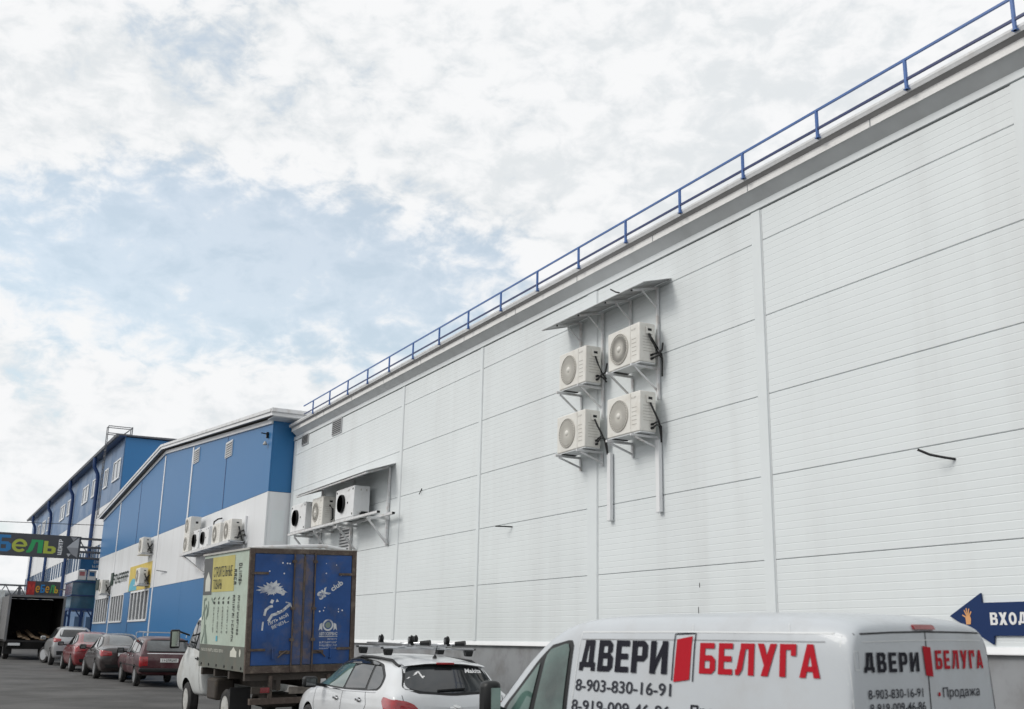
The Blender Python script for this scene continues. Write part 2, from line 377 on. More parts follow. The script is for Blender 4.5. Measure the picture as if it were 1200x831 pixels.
for a, b, sw in BAYS:          # cover strips over the vertical joints, lying on the side away from the camera
    mb = MB(); mb.prism([(a-.005, WY-.01), (a+.012, WY+.016), (a+sw-.012, WY+.016), (a+sw, WY-.01)], 'z', 1.79, 8.246); mb.build('cover_strip', STRIP, wh)
    MB().box(a-.022, a-.008, WY-.01, WY+.006, 1.79, 8.24).build('cover_strip_edge', SOFFIT, wh)
MB().prism([(WY-.01, 8.246), (WY+.014, 8.246), (WY+.014, 8.18), (WY-.01, 8.18)], 'x', 35.35, 35.56).build('corner_trim', STRIP, wh)
MB().box(35.352, 35.56, WY-.04, WY+.012, 1.79, 8.24).build('corner_trim', STRIP, wh)
MB().prism([(WY-.05, 1.70), (WY+.05, 1.70), (WY+.05, 1.712), (WY+.012, 1.782), (WY-.05, 1.782)], 'x', -6.5, 35.58).build('base_trim', BASETRIM, wh)
# cornice: trim strip, soffit, fascia, gutter underside, lip
MB().prism([(WY-.03, 8.272), (WY+.022, 8.272), (WY+.022, 8.40), (WY-.03, 8.40)], 'x', -6.5, 35.62).build('top_trim', STRIP, wh)
MB().prism([(WY-.02, 8.374), (WY+.022, 8.374), (WY+.20, 8.518), (WY+.20, 8.535), (WY-.02, 8.40)], 'x', -6.5, 35.30).build('soffit', SOFFIT, wh)
MB().prism([(WY+.202, 8.512), (WY+.214, 8.512), (WY+.214, 8.622), (WY+.202, 8.622)], 'x', -6.5, 35.32).build('fascia', FASCIA, wh)
MB().prism([(WY+.19, 8.623), (WY+.216, 8.623), (WY+.28, 8.671), (WY+.28, 8.69), (WY+.19, 8.65)], 'x', -6.5, 35.32).build('gutter', GUTTER, wh)
MB().prism([(WY+.282, 8.66), (WY+.292, 8.66), (WY+.302, 8.69), (WY+.31, 8.71), (WY+.305, 8.745), (WY+.282, 8.745)], 'x', -6.5, 35.34).build('roof_edge', LIP, wh)
MB().prism([(WY-18, 9.05), (WY-18, 8.45), (WY-.02, 8.45), (WY+.18, 8.60), (WY+.281, 8.75)], 'x', -6.5, 35.33).build('roof', LIP, wh)
s = -3.0
while s < 35: MB().box(s, s+.02, WY+.2142, WY+.2165, 8.515, 8.62).build('fascia_joint', PLINTH, wh); s += 2.5
def vent(parent, s, z, w, h, yw, n=7, mat=SLAT):
    v = MB().box(s, s+w, yw-.02, yw+.012, z, z+h).build('vent_grille', PLINTH, parent)
    fr = MB().box(s-.03, s, yw, yw+.03, z-.03, z+h+.03).box(s+w, s+w+.03, yw, yw+.03, z-.03, z+h+.03).box(s, s+w, yw, yw+.03, z+h, z+h+.03).box(s, s+w, yw, yw+.03, z-.03, z)
    fr.build('vent_frame', mat, v)
    for i in range(n):
        zz_ = z+h*(i+.5)/n
        MB().prism([(yw+.014, zz_+h/n*.34), (yw+.05, zz_-h/n*.30), (yw+.055, zz_-h/n*.22), (yw+.02, zz_+h/n*.42)], 'x', s, s+w).build('slat', mat, v)
    return v
vent(wh, 34.05, 7.98, .62, .30, WY+.004)
vent(wh, 30.85, 7.84, .78, .42, WY+.004)
vent(wh, 29.5, 4.25, .85, .62, WY+.004)
def rod(parent, pts, r=.016, name='pipe_stub'):
    MB().tube(pts, r, 7).build(name, BLACK, parent, smooth=60)
rod(wh, [(8.78, WY, 3.93), (8.85, WY+.10, 3.95), (8.97, WY+.20, 3.99), (9.08, WY+.28, 4.06)])
rod(wh, [(19.85, WY, 4.06), (19.95, WY+.12, 4.07), (20.12, WY+.25, 4.08)], .014)
rod(wh, [(24.6, WY, 5.4), (24.62, WY+.06, 5.25)], .012)
for s, z, h in ((11.98+1.72, 2.62, .07), (11.98+1.76, 2.2, .13), (11.98+1.71, 2.03, .07)):
    MB().box(s, s+.012, WY+.001, WY+.004, z, z+h).build('scratch', SEAM, wh)

rl = wthing('roof_railing', 'low blue metal railing along the roof edge of the white warehouse', 'railing', (20, WY+.33, 8.68))
s = 7.16-1.601*6
while s < 33.0:
    mb = MB().box(s-.018, s+.018, WY+.313, WY+.348, 8.68, 9.088); mb.box(s-.035, s+.035, WY+.306, WY+.356, 8.68, 8.692); mb.build('post', RAIL, rl); s += 1.601
MB().box(-6, 33.75, WY+.316, WY+.345, 9.088, 9.118).build('top_rail', RAIL, rl)
MB().box(-6, 33.65, WY+.317, WY+.345, 8.803, 8.835).build('lower_rail', RAILDK, rl)

# entrance arrow
ar = wthing('arrow_sign', 'navy arrow sign with white lettering on the white wall behind the van', 'sign', (8.0, WY, 1.9))
ya = WY+.03
MB().prism([(9.02, 2.125), (8.575, 2.372), (8.57, 2.265), (5.6, 2.265), (5.6, 1.905), (8.44, 1.905), (8.46, 1.81)], 'y', WY+.002, ya).build('board', NAVY, ar)
put_glyphs('lettering', 'ВХОД', .47, .135, lambda u, v: (8.47-u, ya+.004, 2.02+v), SIGNWHITE, ar, (0, 1, 0))
mb = MB()
for ang, ln in ((-32, .055), (-10, .075), (8, .08), (26, .07), (62, .05)):
    a = R(ang); c = Vector((8.765, 2.095)); d = Vector((math.sin(a), math.cos(a))); p = Vector((d.y, -d.x))*.0085
    q = c+d*(.035+ln*.3); e = c+d*(.035+ln)
    mb.poly([(x.x, ya+.004, x.y) for x in (c+d*.02-p, c+d*.02+p, e+p*.8, e-p*.8)])
mb.poly([(x, ya+.0045, z) for x, z in ((8.735, 2.03), (8.795, 2.03), (8.80, 2.10), (8.775, 2.13), (8.74, 2.13), (8.725, 2.09))])
mb.build('hand_print', SKINPRINT, ar)

# ------------------------------------------------------------------ air conditioning units
ACVANE = pm('pale_grille_vanes', (.58, .56, .51), .5, var=.03)
def ac_unit(label, s, z, w, h, d, yback, kind='cream', group=None, name='air_conditioner', cat='air conditioner', nfan=1):
    """front looks towards +Y; origin at the lower right rear corner seen from the street"""
    t = thing(name, label, cat, (s, yback, z), 0, group)
    cas = ACW if kind == 'cream' else ACWHITE
    MB().box(0, w, 0, d, .03, h).build('casing', cas, t, bevel=.02)
    MB().box(.008, w-.008, .01, d-.012, .012, .028).build('base_pan', SOFFIT, t)
    for xx in (w*.15, w*.8): MB().box(xx, xx+.06, .02, d-.02, 0, .012).build('foot', BLACKP, t)
    fr = min(.27*w/.97*1.02, h/nfan*.385) if kind == 'cream' else min(.24, h*.29)
    for k in range(nfan):
        cz = h*(k+.5)/nfan+.01; cx = w*.63 if kind == 'cream' else w*.62
        if kind == 'cream':
            g = MB().lathe([(fr, d-.002), (fr, d+.012), (fr*.97, d+.016), (fr*.955, d+.006)], (cx, 0, cz), 'y', 32).build('grille', ACGR, t, smooth=40)
            MB().lathe([(0.001, d+.0055), (fr*.955, d+.0055)], (cx, 0, cz), 'y', 32).build('fan_shade_disc', ACDK, g)
            mb = MB(); nv = 30
            for i in range(nv):
                a0 = 2*math.pi*i/nv; pts = []
                for q in range(5):
                    rr = fr*(.2+.76*q/4); a = a0+.55*(q/4)**1.2; pts.append((rr, a))
                for (ra, aa), (rb, ab) in zip(pts[:-1], pts[1:]):
                    wa, wb = .0105/fr*.27/ra*.5*fr/.27+.0, .0105/rb*.5
                    wa = .0085/ra; wb = .0085/rb
                    mb.add([(cx+ra*math.cos(aa-wa), d+.013, cz+ra*math.sin(aa-wa)), (cx+ra*math.cos(aa+wa), d+.013, cz+ra*math.sin(aa+wa)),
                            (cx+rb*math.cos(ab+wb), d+.013, cz+rb*math.sin(ab+wb)), (cx+rb*math.cos(ab-wb), d+.013, cz+rb*math.sin(ab-wb))], [(0, 1, 2, 3)])
            for rr in (.42, .62, .8):
                mb.lathe([(fr*rr-.003, d+.0125), (fr*rr+.003, d+.0125)], (cx, 0, cz), 'y', 32)
            mb.build('grille_vanes', ACVANE, g)
            MB().lathe([(0.001, d+.026), (fr*.16, d+.024), (fr*.20, d+.012)], (cx, 0, cz), 'y', 16).build('hub', ACHUB, g, smooth=50)
        else:
            g = MB().lathe([(fr*1.04, d-.002), (fr*1.04, d+.05), (fr*.98, d+.075), (fr*.92, d+.05), (fr*.92, d+.003)], (cx, 0, cz), 'y', 28).build('fan_ring', BLACKP, t, smooth=40)
            MB().lathe([(.001, d+.003), (fr*.93, d+.003)], (cx, 0, cz), 'y', 28).build('fan_shade_disc', ACDK, g)
            mb = MB()
            for i in range(5):
                a = 2*math.pi*i/5
                mb.add([(cx+rr*math.cos(a+da), d+dy, cz+rr*math.sin(a+da)) for rr, da, dy in ((fr*.2, -.3, .012), (fr*.2, .5, .03), (fr*.85, .42, .04), (fr*.88, -.12, .012))], [(0, 1, 2, 3)])
            mb.build('fan_blades', GREYPIPE, g)
            mb = MB()
            for rr in (.3, .5, .7, .88): mb.lathe([(fr*rr-.004, d+.062), (fr*rr+.004, d+.062)], (cx, 0, cz), 'y', 28)
            for i in range(4):
                a = math.pi*i/4+.4; mb.bar((cx-fr*math.cos(a), d+.06, cz-fr*math.sin(a)), (cx+fr*math.cos(a), d+.06, cz+fr*math.sin(a)), .008, .004, (0, 1, 0))
            mb.build('wire_guard', GREYPIPE, g)
            MB().lathe([(0.001, d+.05), (fr*.2, d+.045), (fr*.22, d+.01)], (cx, 0, cz), 'y', 14).build('hub', BLACKP, g, smooth=50)
    if kind == 'cream':
        mb = MB()
        for i in range(5): mb.box(w*.10, w*.24, d, d+.004, h*(.22+.10*i), h*(.22+.10*i)+.008)
        mb.build('louvre_slots', ACGR, t)
        mb = MB(); mb.box(w*.27, w*.275, d, d+.003, .04, h-.02); mb.build('front_joint', ACGR, t)
        put_scribble('maker_mark', w*.14, .028, 4, 2, lambda u, v: (w*.25-u-v*.3, d+.003, h*.84+v), ACGR, t)
        # service side, seen from the camera
        MB().box(-.022, 0, d*.20, d*.62, h*.72, h*.90).build('service_cover', cas, t, bevel=.008)
        MB().box(-.0245, -.022, d*.28, d*.52, h*.80, h*.86).build('cover_label', BLACKP, t)
        mb = MB()
        for i in range(6): mb.box(-.004, 0, d*.12, d*.80, h*(.30+.07*i), h*(.30+.07*i)+.006)
        mb.build('side_slots', ACGR, t)
        mb = MB()
        for zz_ in (.13, .22): mb.tube([(0, d*.3, h*zz_), (-.05, d*.3, h*zz_)], .022, 8)
        mb.build('service_valve', BLACKP, t, smooth=40)
    else:
        mb = MB()
        for xx, zz_ in ((.06, .9), (.06, .12), (.32, .5), (.93, .9)): mb.lathe([(.03, d-.001), (.03, d+.008), (.001, d+.008)], (w*xx, 0, h*zz_), 'y', 10)
        mb.build('rubber_plugs', BLACKP, t)
        put_scribble('maker_mark', w*.12, .04, 4, 3, lambda u, v: (w*.34-u, d+.003, h*.84+v+u*.25), ACGR, t)
        MB().box(-.018, 0, d*.1, d*.5, h*.08, h*.2).build('valve_box', BLACKP, t, bevel=.005)
        mb = MB().box(-.003, 0, d*.2, d*.25, h*.84, h*.90).box(-.003, 0, d*.55, d*.6, h*.84, h*.90); mb.build('side_plugs', ACGR, t)
    return t
def cables(t, pts_list, r=.017):
    for pts in pts_list: MB().tube(pts, r, 7).build('cable', BLACK, t, smooth=60)
def bracket(label, s, z, w, yw, reach, drop=.42, group=None):
    t = thing('wall_bracket', label, 'bracket', (s, yw, z), 0, group)
    for xx in (.10*w, .86*w):
        MB().box(xx, xx+.04, .0, reach, -.04, 0).build('arm', BRACKET, t)
        MB().bar((xx+.02, .015, -drop), (xx+.02, reach*.86, -.05), .03, .03).build('brace', BRACKET, t)
        MB().box(xx-.005, xx+.045, .0, .02, -drop-.06, -.042).build('wall_plate', BRACKET, t)
    return t
yb = WY+.13
g1 = 'four air conditioners on the white wall under one canopy'
w_, h_, d_ = .97, .72, .33
spots = [('upper right of the four cream air conditioners under the canopy', 14.58, 6.33, 'TR'), ('lower right of the four cream air conditioners on the white wall', 14.60, 5.14, 'BR'),
         ('upper left of the four cream air conditioners under the canopy', 16.29, 6.32, 'TL'), ('lower left of the four cream air conditioners on the white wall', 16.31, 5.13, 'BL')]
for lab, s, z, k in spots:
    t = ac_unit(lab, s, z, w_, h_, d_, yb, group=g1)
    if k == 'TR': cables(t, [[(-.03, .14, .52), (-.05, .10, .42), (-.06, .02, .30), (-.08, -.06, .18), (-.07, -.08, .05)], [(-.03, .16, .52), (-.07, .14, .40), (-.09, .05, .24), (-.08, -.05, .12)], [(-.05, .10, .10), (-.10, .03, .13), (-.11, -.05, .25), (-.08, -.09, .38)], [(-.05, .1, .16), (-.09, .0, .2), (-.07, -.08, .12), (-.06, -.08, -.2)]])
    if k == 'BR': cables(t, [[(-.03, .14, .52), (-.06, .10, .40), (-.09, .02, .22), (-.10, -.03, .05), (-.07, -.05, -.12)], [(-.05, .10, .10), (-.09, .05, .15), (-.10, 0, .1), (-.08, -.04, -.05), (-.07, -.05, -.14)], [(-.05, .1, .16), (-.1, .04, .2), (-.11, -.02, .12), (-.07, -.05, -.12)]])
    if k == 'TL': cables(t, [[(-.03, .14, .52), (-.05, .10, .38), (-.06, .02, .22), (-.09, -.06, .10)], [(-.05, .10, .10), (-.09, .05, .17), (-.10, -.03, .22), (-.09, -.07, .4)], [(-.05, .1, .16), (-.10, .02, .12), (-.09, -.06, .05)]])
    if k == 'BL': cables(t, [[(-.03, .14, .54), (-.07, .11, .42), (-.11, .05, .28), (-.14, -.01, .12), (-.15, -.05, -.1)], [(-.05, .10, .12), (-.10, .06, .2), (-.14, 0, .18), (-.15, -.04, .05), (-.15, -.05, -.1)], [(-.05, .1, .18), (-.11, .04, .24), (-.15, -.02, .15), (-.15, -.05, -.08)]])
    t.rotation_euler = (0, R({'TR': .5, 'BR': -.3, 'TL': -.6, 'BL': .4}[k]), R({'TR': 0, 'BR': 1.2, 'TL': -.8, 'BL': .6}[k]))
    bracket('white angle bracket under the '+lab.split(' of')[0]+' cream air conditioner', s, z-.004, w_, WY+.017, .55, .40 if 'upper' in lab else .2, 'brackets of the four air conditioners')
cn = wthing('unit_canopy', 'sloping metal canopy on white posts above four cream air conditioners', 'canopy', (16, WY, 7.7))
MB().add([(14.27, WY+.01, 7.80), (17.72, WY+.01, 7.80), (17.72, WY+.585, 7.635), (14.27, WY+.585, 7.635), (14.27, WY+.01, 7.812), (17.72, WY+.01, 7.812), (17.72, WY+.585, 7.647), (14.27, WY+.585, 7.647)],
         [(0, 3, 2, 1), (4, 5, 6, 7), (0, 1, 5, 4), (1, 2, 6, 5), (2, 3, 7, 6), (3, 0, 4, 7)]).build('sheet', CANOPY, cn)
for i in range(9):
    s = 14.35+i*.415; MB().bar((s, WY+.02, 7.793), (s, WY+.575, 7.634), .03, .01).build('corrugation', CANOPY, cn)
for s, zb in ((14.64, 5.75), (15.46, 6.75), (16.37, 5.73), (17.14, 6.9)):
    MB().box(s-.022, s+.022, WY+.02, WY+.062, zb, 7.73).build('post', BRACKET, cn)
    MB().bar((s, WY+.04, 7.735), (s, WY+.56, 7.60), .035, .035).build('rafter', BRACKET, cn)
    MB().bar((s, WY+.05, 7.36), (s, WY+.36, 7.635), .022, .022).build('strut', BRACKET, cn)
    MB().lathe([(.018, 0), (.018, .02)], (s, WY+.565, 7.598), 'y', 8).build('end_cap', BLACKP, cn)
rod(cn, [(15.02, WY+.57, 7.66), (15.10, WY+.58, 7.69), (15.27, WY+.585, 7.79)], .014, 'bent_rod')
for lab, s, z0, z1 in (('long white cable duct below the lower left air conditioner', 16.13, 3.86, 5.05), ('long white cable duct below the lower right air conditioner', 14.66, 3.87, 5.06)):
    d = wthing('cable_duct', lab, 'cable duct', (s, WY, z0), 'ducts below the air conditioners')
    MB().box(s-.055, s+.045, WY+.017, WY+.085, z0, z1).build('channel', BASETRIM, d, bevel=.004)
    MB().box(s-.06, s+.05, WY+.017, WY+.09, z0-.012, z0).build('end_plate', SOFFIT, d)

# second group: canopy and shelf near the corner
cn = wthing('unit_canopy', 'lean-to metal canopy over the shelf of condensers near the blue building', 'canopy', (29, WY, 6))
MB().add([(26.38, WY+.01, 6.26), (32.3, WY+.01, 6.26), (32.3, WY+.835, 5.98), (26.38, WY+.835, 5.98), (26.38, WY+.01, 6.272), (32.3, WY+.01, 6.272), (32.3, WY+.835, 5.992), (26.38, WY+.835, 5.992)],
         [(0, 3, 2, 1), (4, 5, 6, 7), (0, 1, 5, 4), (1, 2, 6, 5), (2, 3, 7, 6), (3, 0, 4, 7)]).build('sheet', CANOPY, cn)
for s in (26.68, 29.4, 32.1):
    MB().box(s-.035, s+.035, WY+.02, WY+.08, 4.15, 6.20).build('post', BRACKET, cn)
    MB().bar((s, WY+.05, 6.20), (s, WY+.80, 5.955), .05, .05).build('rafter', BRACKET, cn)
MB().box(26.4, 32.3, WY+.76, WY+.81, 5.93, 5.966).build('front_purlin', BRACKET, cn)
sh = wthing('condenser_shelf', 'white tubular shelf carrying three condensers near the blue building', 'shelf', (29, WY, 4.9))
for y, z in ((WY+.63, 4.93), (WY+.22, 4.93)):
    MB().box(25.85, 33.4, y-.04, y+.04, z-.06, z).build('beam', BRACKET, sh)
    MB().box(25.83, 25.85, y-.038, y+.038, z-.058, z-.002).build('end_cap', BLACKP, sh)
for s in (26.64, 29.0, 31.0, 32.9):
    MB().box(s-.03, s+.03, WY+.02, WY+.62, 4.81, 4.868).build('arm', BRACKET, sh)
    MB().bar((s, WY+.03, 4.18), (s, WY+.60, 4.80), .05, .05).build('brace', BRACKET, sh)
gg = 'condensers on the shelf near the corner'
t = ac_unit('big white condenser with black fan at the right end of the shelf', 27.7, 4.935, 1.45, .86, .46, WY+.17, 'white', gg, 'condenser_unit', 'condenser')
cables(t, [[(-.02, .2, .1), (-.15, .25, .04), (-.25, .1, .02)], [(-.02, .12, .12), (-.2, .05, .1), (-.3, .05, .0)], [(-.03, .2, .14), (-.1, .3, .1), (-.2, .3, .02)]], .025)
t = ac_unit('cream air conditioner between two white condensers on the shelf', 30.35, 4.935, 1.0, .86, .40, WY+.2, 'cream', gg)
cables(t, [[(-.03, .2, .6), (-.06, .12, .5), (-.06, .1, .2)]], .03)
t = ac_unit('white condenser with black fan at the left end of the shelf', 31.95, 4.935, 1.45, .86, .40, WY+.2, 'white', gg, 'condenser_unit', 'condenser')

# ------------------------------------------------------------------ blue and white gabled building
BY = -9.86
bb = wthing('gabled_building', 'blue and white gabled building with a white band across its front', 'building', (54, BY, .5))
S0, S1, SA = 35.62, 72.85, 54.15
def ztop(s): return 8.95+(10.56-8.95)*(1-abs(s-SA)/(SA-S0))
MB().prism([(S0+.05, 0), (S1-.05, 0), (S1-.05, ztop(S1)-.08), (SA, ztop(SA)-.08), (S0+.05, ztop(S0)-.08)], 'y', BY-22, BY-.05).build('wall_core', CORE, bb)
bays = [S0, 41.8, 47.9, 54.15, 60.25, 66.5, S1]
for a, b in zip(bays[:-1], bays[1:]):
    g_ = .008
    MB().prism([(a+g_, 6.512), (b-g_, 6.512), (b-g_, ztop(b)), (a+g_, ztop(a))], 'y', BY-.05, BY).build('blue_wall_panel', BLUE, bb)
    MB().box(a+g_, b-g_, BY-.05, BY, 4.05, 6.50).build('white_wall_panel', MIDWHITE, bb)
    # blue lower panel, left open where a window sits
    wins = [w for w in ((55.0, 60.0, 2.52, 4.035), (62.1, 66.3, 2.52, 4.035), (67.2, 72.4, 2.52, 4.035)) if w[0] > a and w[1] < b]
    if wins:
        w = wins[0]
        MB().box(a+g_, w[0], BY-.05, BY, 0, 4.038).build('blue_wall_panel', BLUE, bb)
        MB().box(w[1], b-g_, BY-.05, BY, 0, 4.038).build('blue_wall_panel', BLUE, bb)
        MB().box(w[0]+.002, w[1]-.002, BY-.05, BY-.001, 0, w[2]).build('blue_wall_panel', BLUE, bb)
        p_ = MB().box(w[0], w[1], BY-.045, BY-.035, w[2], w[3]).build('window', PANE, bb)
        fr = MB().box(w[0], w[1], BY-.03, BY+.03, w[3]-.09, w[3]).box(w[0], w[1], BY-.03, BY+.05, w[2], w[2]+.09)
        fr.build('frame', WFRAME, p_)
        n = 6 if w[1]-w[0] > 5 else 5
        for i in range(n+1):
            x = w[0]+.05+(w[1]-w[0]-.1)*i/n; MB().box(x-.075, x+.075, BY-.028, BY+.028, w[2]+.092, w[3]-.092).build('mullion', WFRAME, p_)
    else:
        MB().box(a+g_, b-g_, BY-.05, BY, 0, 4.038).build('blue_wall_panel', BLUE, bb)
for s, z0, z1, m in ((47.9, 6.5, 9.8, WFRAME), (54.15, .5, 10.3, WFRAME), (66.5, .5, 9.35, WFRAME), (41.8, 0, 9.3, BLUEDK), (60.25, 0, 9.8, BLUEDK)):
    if m is WFRAME: MB().box(s-.10, s+.10, BY+.002, BY+.03, z0, z1).build('cover_strip', m, bb)
    else:
        MB().box(s-.03, s+.03, BY+.002, BY+.012, 6.51, z1).build('cover_strip', m, bb)
        MB().box(s-.03, s+.03, BY+.002, BY+.012, .3, 4.03).build('cover_strip', m, bb)
# return wall towards the camera
MB().box(S0-.0, S0+.05, BY-3, BY-.052, 6.512, 8.93).build('blue_wall_panel', BLUE, bb)
MB().box(S0-.0, S0+.05, BY-3, BY-.052, 0, 6.50).build('white_wall_panel', MIDWHITE, bb)
MB().box(S0-.03, S0+.02, BY-.02, BY+.02, 4.3, 6.5).build('corner_trim', MIDWHITE, bb)
MB().box(S0-.004, S0+.001, BY-.62, BY-.18, 4.9, 5.9).build('access_plate', STRIP, bb)
# roof: two slopes with fascia, soffit and trim along the gable
OV = .26
def gable_strip(y0, y1, dz0, dz1, e0, e1, name, m):
    for (a, b) in ((S0-e0, SA), (SA, S1+e1)):
        za, zb_ = ztop(max(S0-9, a)) if a <= SA else 0, 0
        f = lambda s: 8.95+(10.56-8.95)*(1-abs(s-SA)/(SA-S0))
        MB().prism([(a, f(a)+dz0), (b, f(b)+dz0), (b, f(b)+dz1), (a, f(a)+dz1)], 'y', y0, y1).build(name, m, bb)
gable_strip(BY+.002, BY+.06, -.16, .0, 0, 0, 'top_trim', WFRAME)
DKSOF = pm('shaded_soffit_grey', (.20, .185, .175), .6, var=.1)  # brown-grey darkened to carry the shade under the gable eave
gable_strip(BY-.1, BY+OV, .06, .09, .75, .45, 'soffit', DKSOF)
gable_strip(BY+OV+.002, BY+OV+.03, .03, .22, .75, .45, 'fascia', BASETRIM)
gable_strip(BY+OV+.031, BY+OV+.075, .15, .26, .75, .45, 'roof_edge', LIP)
gable_strip(BY-22, BY+OV+.001, .092, .24, .74, .45, 'roof', LIP)
f0 = 8.95-(10.56-8.95)*.75/(SA-S0)
MB().box(S0-.79, S0-.75, BY-2.6, BY+OV+.03, f0+.02, f0+.24).build('fascia', BASETRIM, bb)
MB().prism([(S0-.91, f0+.14), (S0-.792, f0+.12), (S0-.792, f0+.26), (S0-.91, f0+.26)], 'y', BY-2.6, BY+OV+.06).build('gutter', LIP, bb)
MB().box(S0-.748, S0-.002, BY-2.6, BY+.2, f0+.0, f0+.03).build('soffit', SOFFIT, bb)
vent(bb, 41.0, 8.5, .95, .55, BY+.004, 6, WFRAME); vent(bb, 46.7, 9.05, .95, .55, BY+.004, 6, WFRAME)
vent(bb, 43.3, 4.2, .5, .5, BY+.004, 6, WFRAME)
lamp = wthing('security_lamp', 'small security camera and lamp high on the blue corner', 'lamp', (36.1, BY, 8.3))
MB().box(36.05, 36.13, BY+.002, BY+.08, 8.36, 8.56).build('bracket', BLACKP, lamp)
MB().tube([(36.09, BY+.06, 8.5), (36.09, BY+.26, 8.52)], .02, 8).build('arm', BLACKP, lamp)
MB().lathe([(.03, .12), (.08, .02), (.07, 0)], (36.09, BY+.10, 8.12), 'z', 12).build('shade', ACGR, lamp, smooth=40)
MB().tube([(38.0, BY+.03, 4.3), (38.0, BY+.03, 5.9)], .05, 8).build('conduit', MIDWHITE, bb)
MB().bar((51.2, BY+.01, 4.62), (52.6, BY+.2, 4.75), .035).build('pipe_stub', GREYPIPE, bb)
# shelf of units on the white band
sh = wthing('condenser_shelf', 'white sheet metal shelf of air conditioners on the gabled building', 'shelf', (41, BY, 5))
MB().box(37.75, 45.6, BY+.03, BY+.64, 4.985, 5.005).build('sheet', SOFFIT, sh)
MB().box(37.75, 45.6, BY+.60, BY+.66, 4.93, 5.03).build('front_rail', BRACKET, sh)
MB().box(37.75, 45.6, BY+.02, BY+.08, 4.93, 4.984).build('wall_rail', BRACKET, sh)
for s in (38.0, 39.5, 41.0, 42.5, 44.0, 45.4): MB().box(s-.03, s+.03, BY+.08, BY+.60, 4.93, 4.984).build('arm', BRACKET, sh)
for s in (45.2,): MB().bar((43.6, BY+.05, 4.18), (45.2, BY+.6, 4.93), .07, .07).build('brace', BRACKET, sh)
gg = 'units on the shelf of the gabled building'
t = ac_unit('cream air conditioner at the right end of the gabled building shelf', 38.1, 5.035, 1.1, .76, .36, BY+.15, 'cream', gg)
cables(t, [[(-.03, .1, .5), (-.08, .05, .3), (-.1, 0, .1), (-.2, -.02, .0)], [(-.03, .1, .12), (-.15, .1, .3), (-.35, .0, .35), (-.3, -.08, .15)], [(-.03, .2, .12), (-.2, .2, .1), (-.4, .0, .2), (-.35, -.05, -.1)]], .03)
ac_unit('second cream air conditioner from the right on the gabled building shelf', 39.75, 5.035, 1.2, .78, .3, BY+.2, 'cream', gg)
t = ac_unit('right one of two black fan condensers on the gabled building shelf', 41.65, 5.035, 1.35, .80, .3, BY+.16, 'white', gg, 'condenser_unit', 'condenser')
cables(t, [[(.2, .1, .8), (.15, .1, .98), (.0, .0, 1.08), (-.2, -.1, 1.1)]], .03)
ac_unit('left one of two black fan condensers on the gabled building shelf', 43.3, 5.035, 1.0, .82, .3, BY+.16, 'white', gg, 'condenser_unit', 'condenser')
ac_unit('tall double fan air conditioner at the left end of the gabled building shelf', 44.45, 5.035, .98, 1.42, .42, BY+.16, 'cream', gg, nfan=2)
gg = 'single units on the gabled building front'
for lab, s, z in (('lone air conditioner high on the white band above the yellow poster', 55.2, 5.68), ('air conditioner in front of the yellow poster on the white band', 55.15, 4.22), ('farthest small air conditioner above the windows of the gabled building', 67.0, 4.15)):
    t = ac_unit(lab, s, z, 1.05, .78, .38, BY+.12, 'cream', gg)
    cables(t, [[(-.03, .15, .5), (-.07, .1, .35), (-.1, .0, .2)], [(-.03, .1, .15), (-.1, .05, .3), (-.2, -.05, .45)], [(-.03, .1, .2), (-.15, .05, .15), (-.3, -.05, .0)]], .035)
    MB().box(s-.02, s+1.07, BY+.02, BY+.55, z-.06, z-.004).build('ac_ledge', BRACKET, bb)
YEL = pm('yellow_poster', (.66, .50, .10), .5, var=.05); CYAN = pm('cyan_poster_spot', (.10, .42, .55), .5); DKGREEN = pm('dark_green_letters', (.02, .045, .035), .5)
ps = wthing('wall_poster', 'yellow wall poster with a light blue spot on the white band', 'poster', (57, BY, 4.0))
MB().box(54.9, 60.9, BY+.003, BY+.02, 4.06, 5.32).build('board', YEL, ps)
mb = MB(); mb.poly([(59.6+1.15*math.cos(a), BY+.024, 4.07+.62*math.sin(a)) for a in [math.pi*k/14 for k in range(15)]]); mb.build('spot', CYAN, ps)
sg = wthing('letter_sign', 'dark green letters on the white band above the windows', 'sign', (64, BY, 4.6))
put_scribble('lettering', 4.9, .52, 8, 8, lambda u, v: (66.1-u, BY+.035, 4.66+v), DKGREEN, sg)
MB().box(66.3, 67.0, BY+.003, BY+.06, 4.6, 5.3).build('emblem_board', DKGREEN, sg); MB().box(71.6, 72.7, BY+.003, BY+.06, 4.55, 5.15).build('emblem_board', DKGREEN, sg)

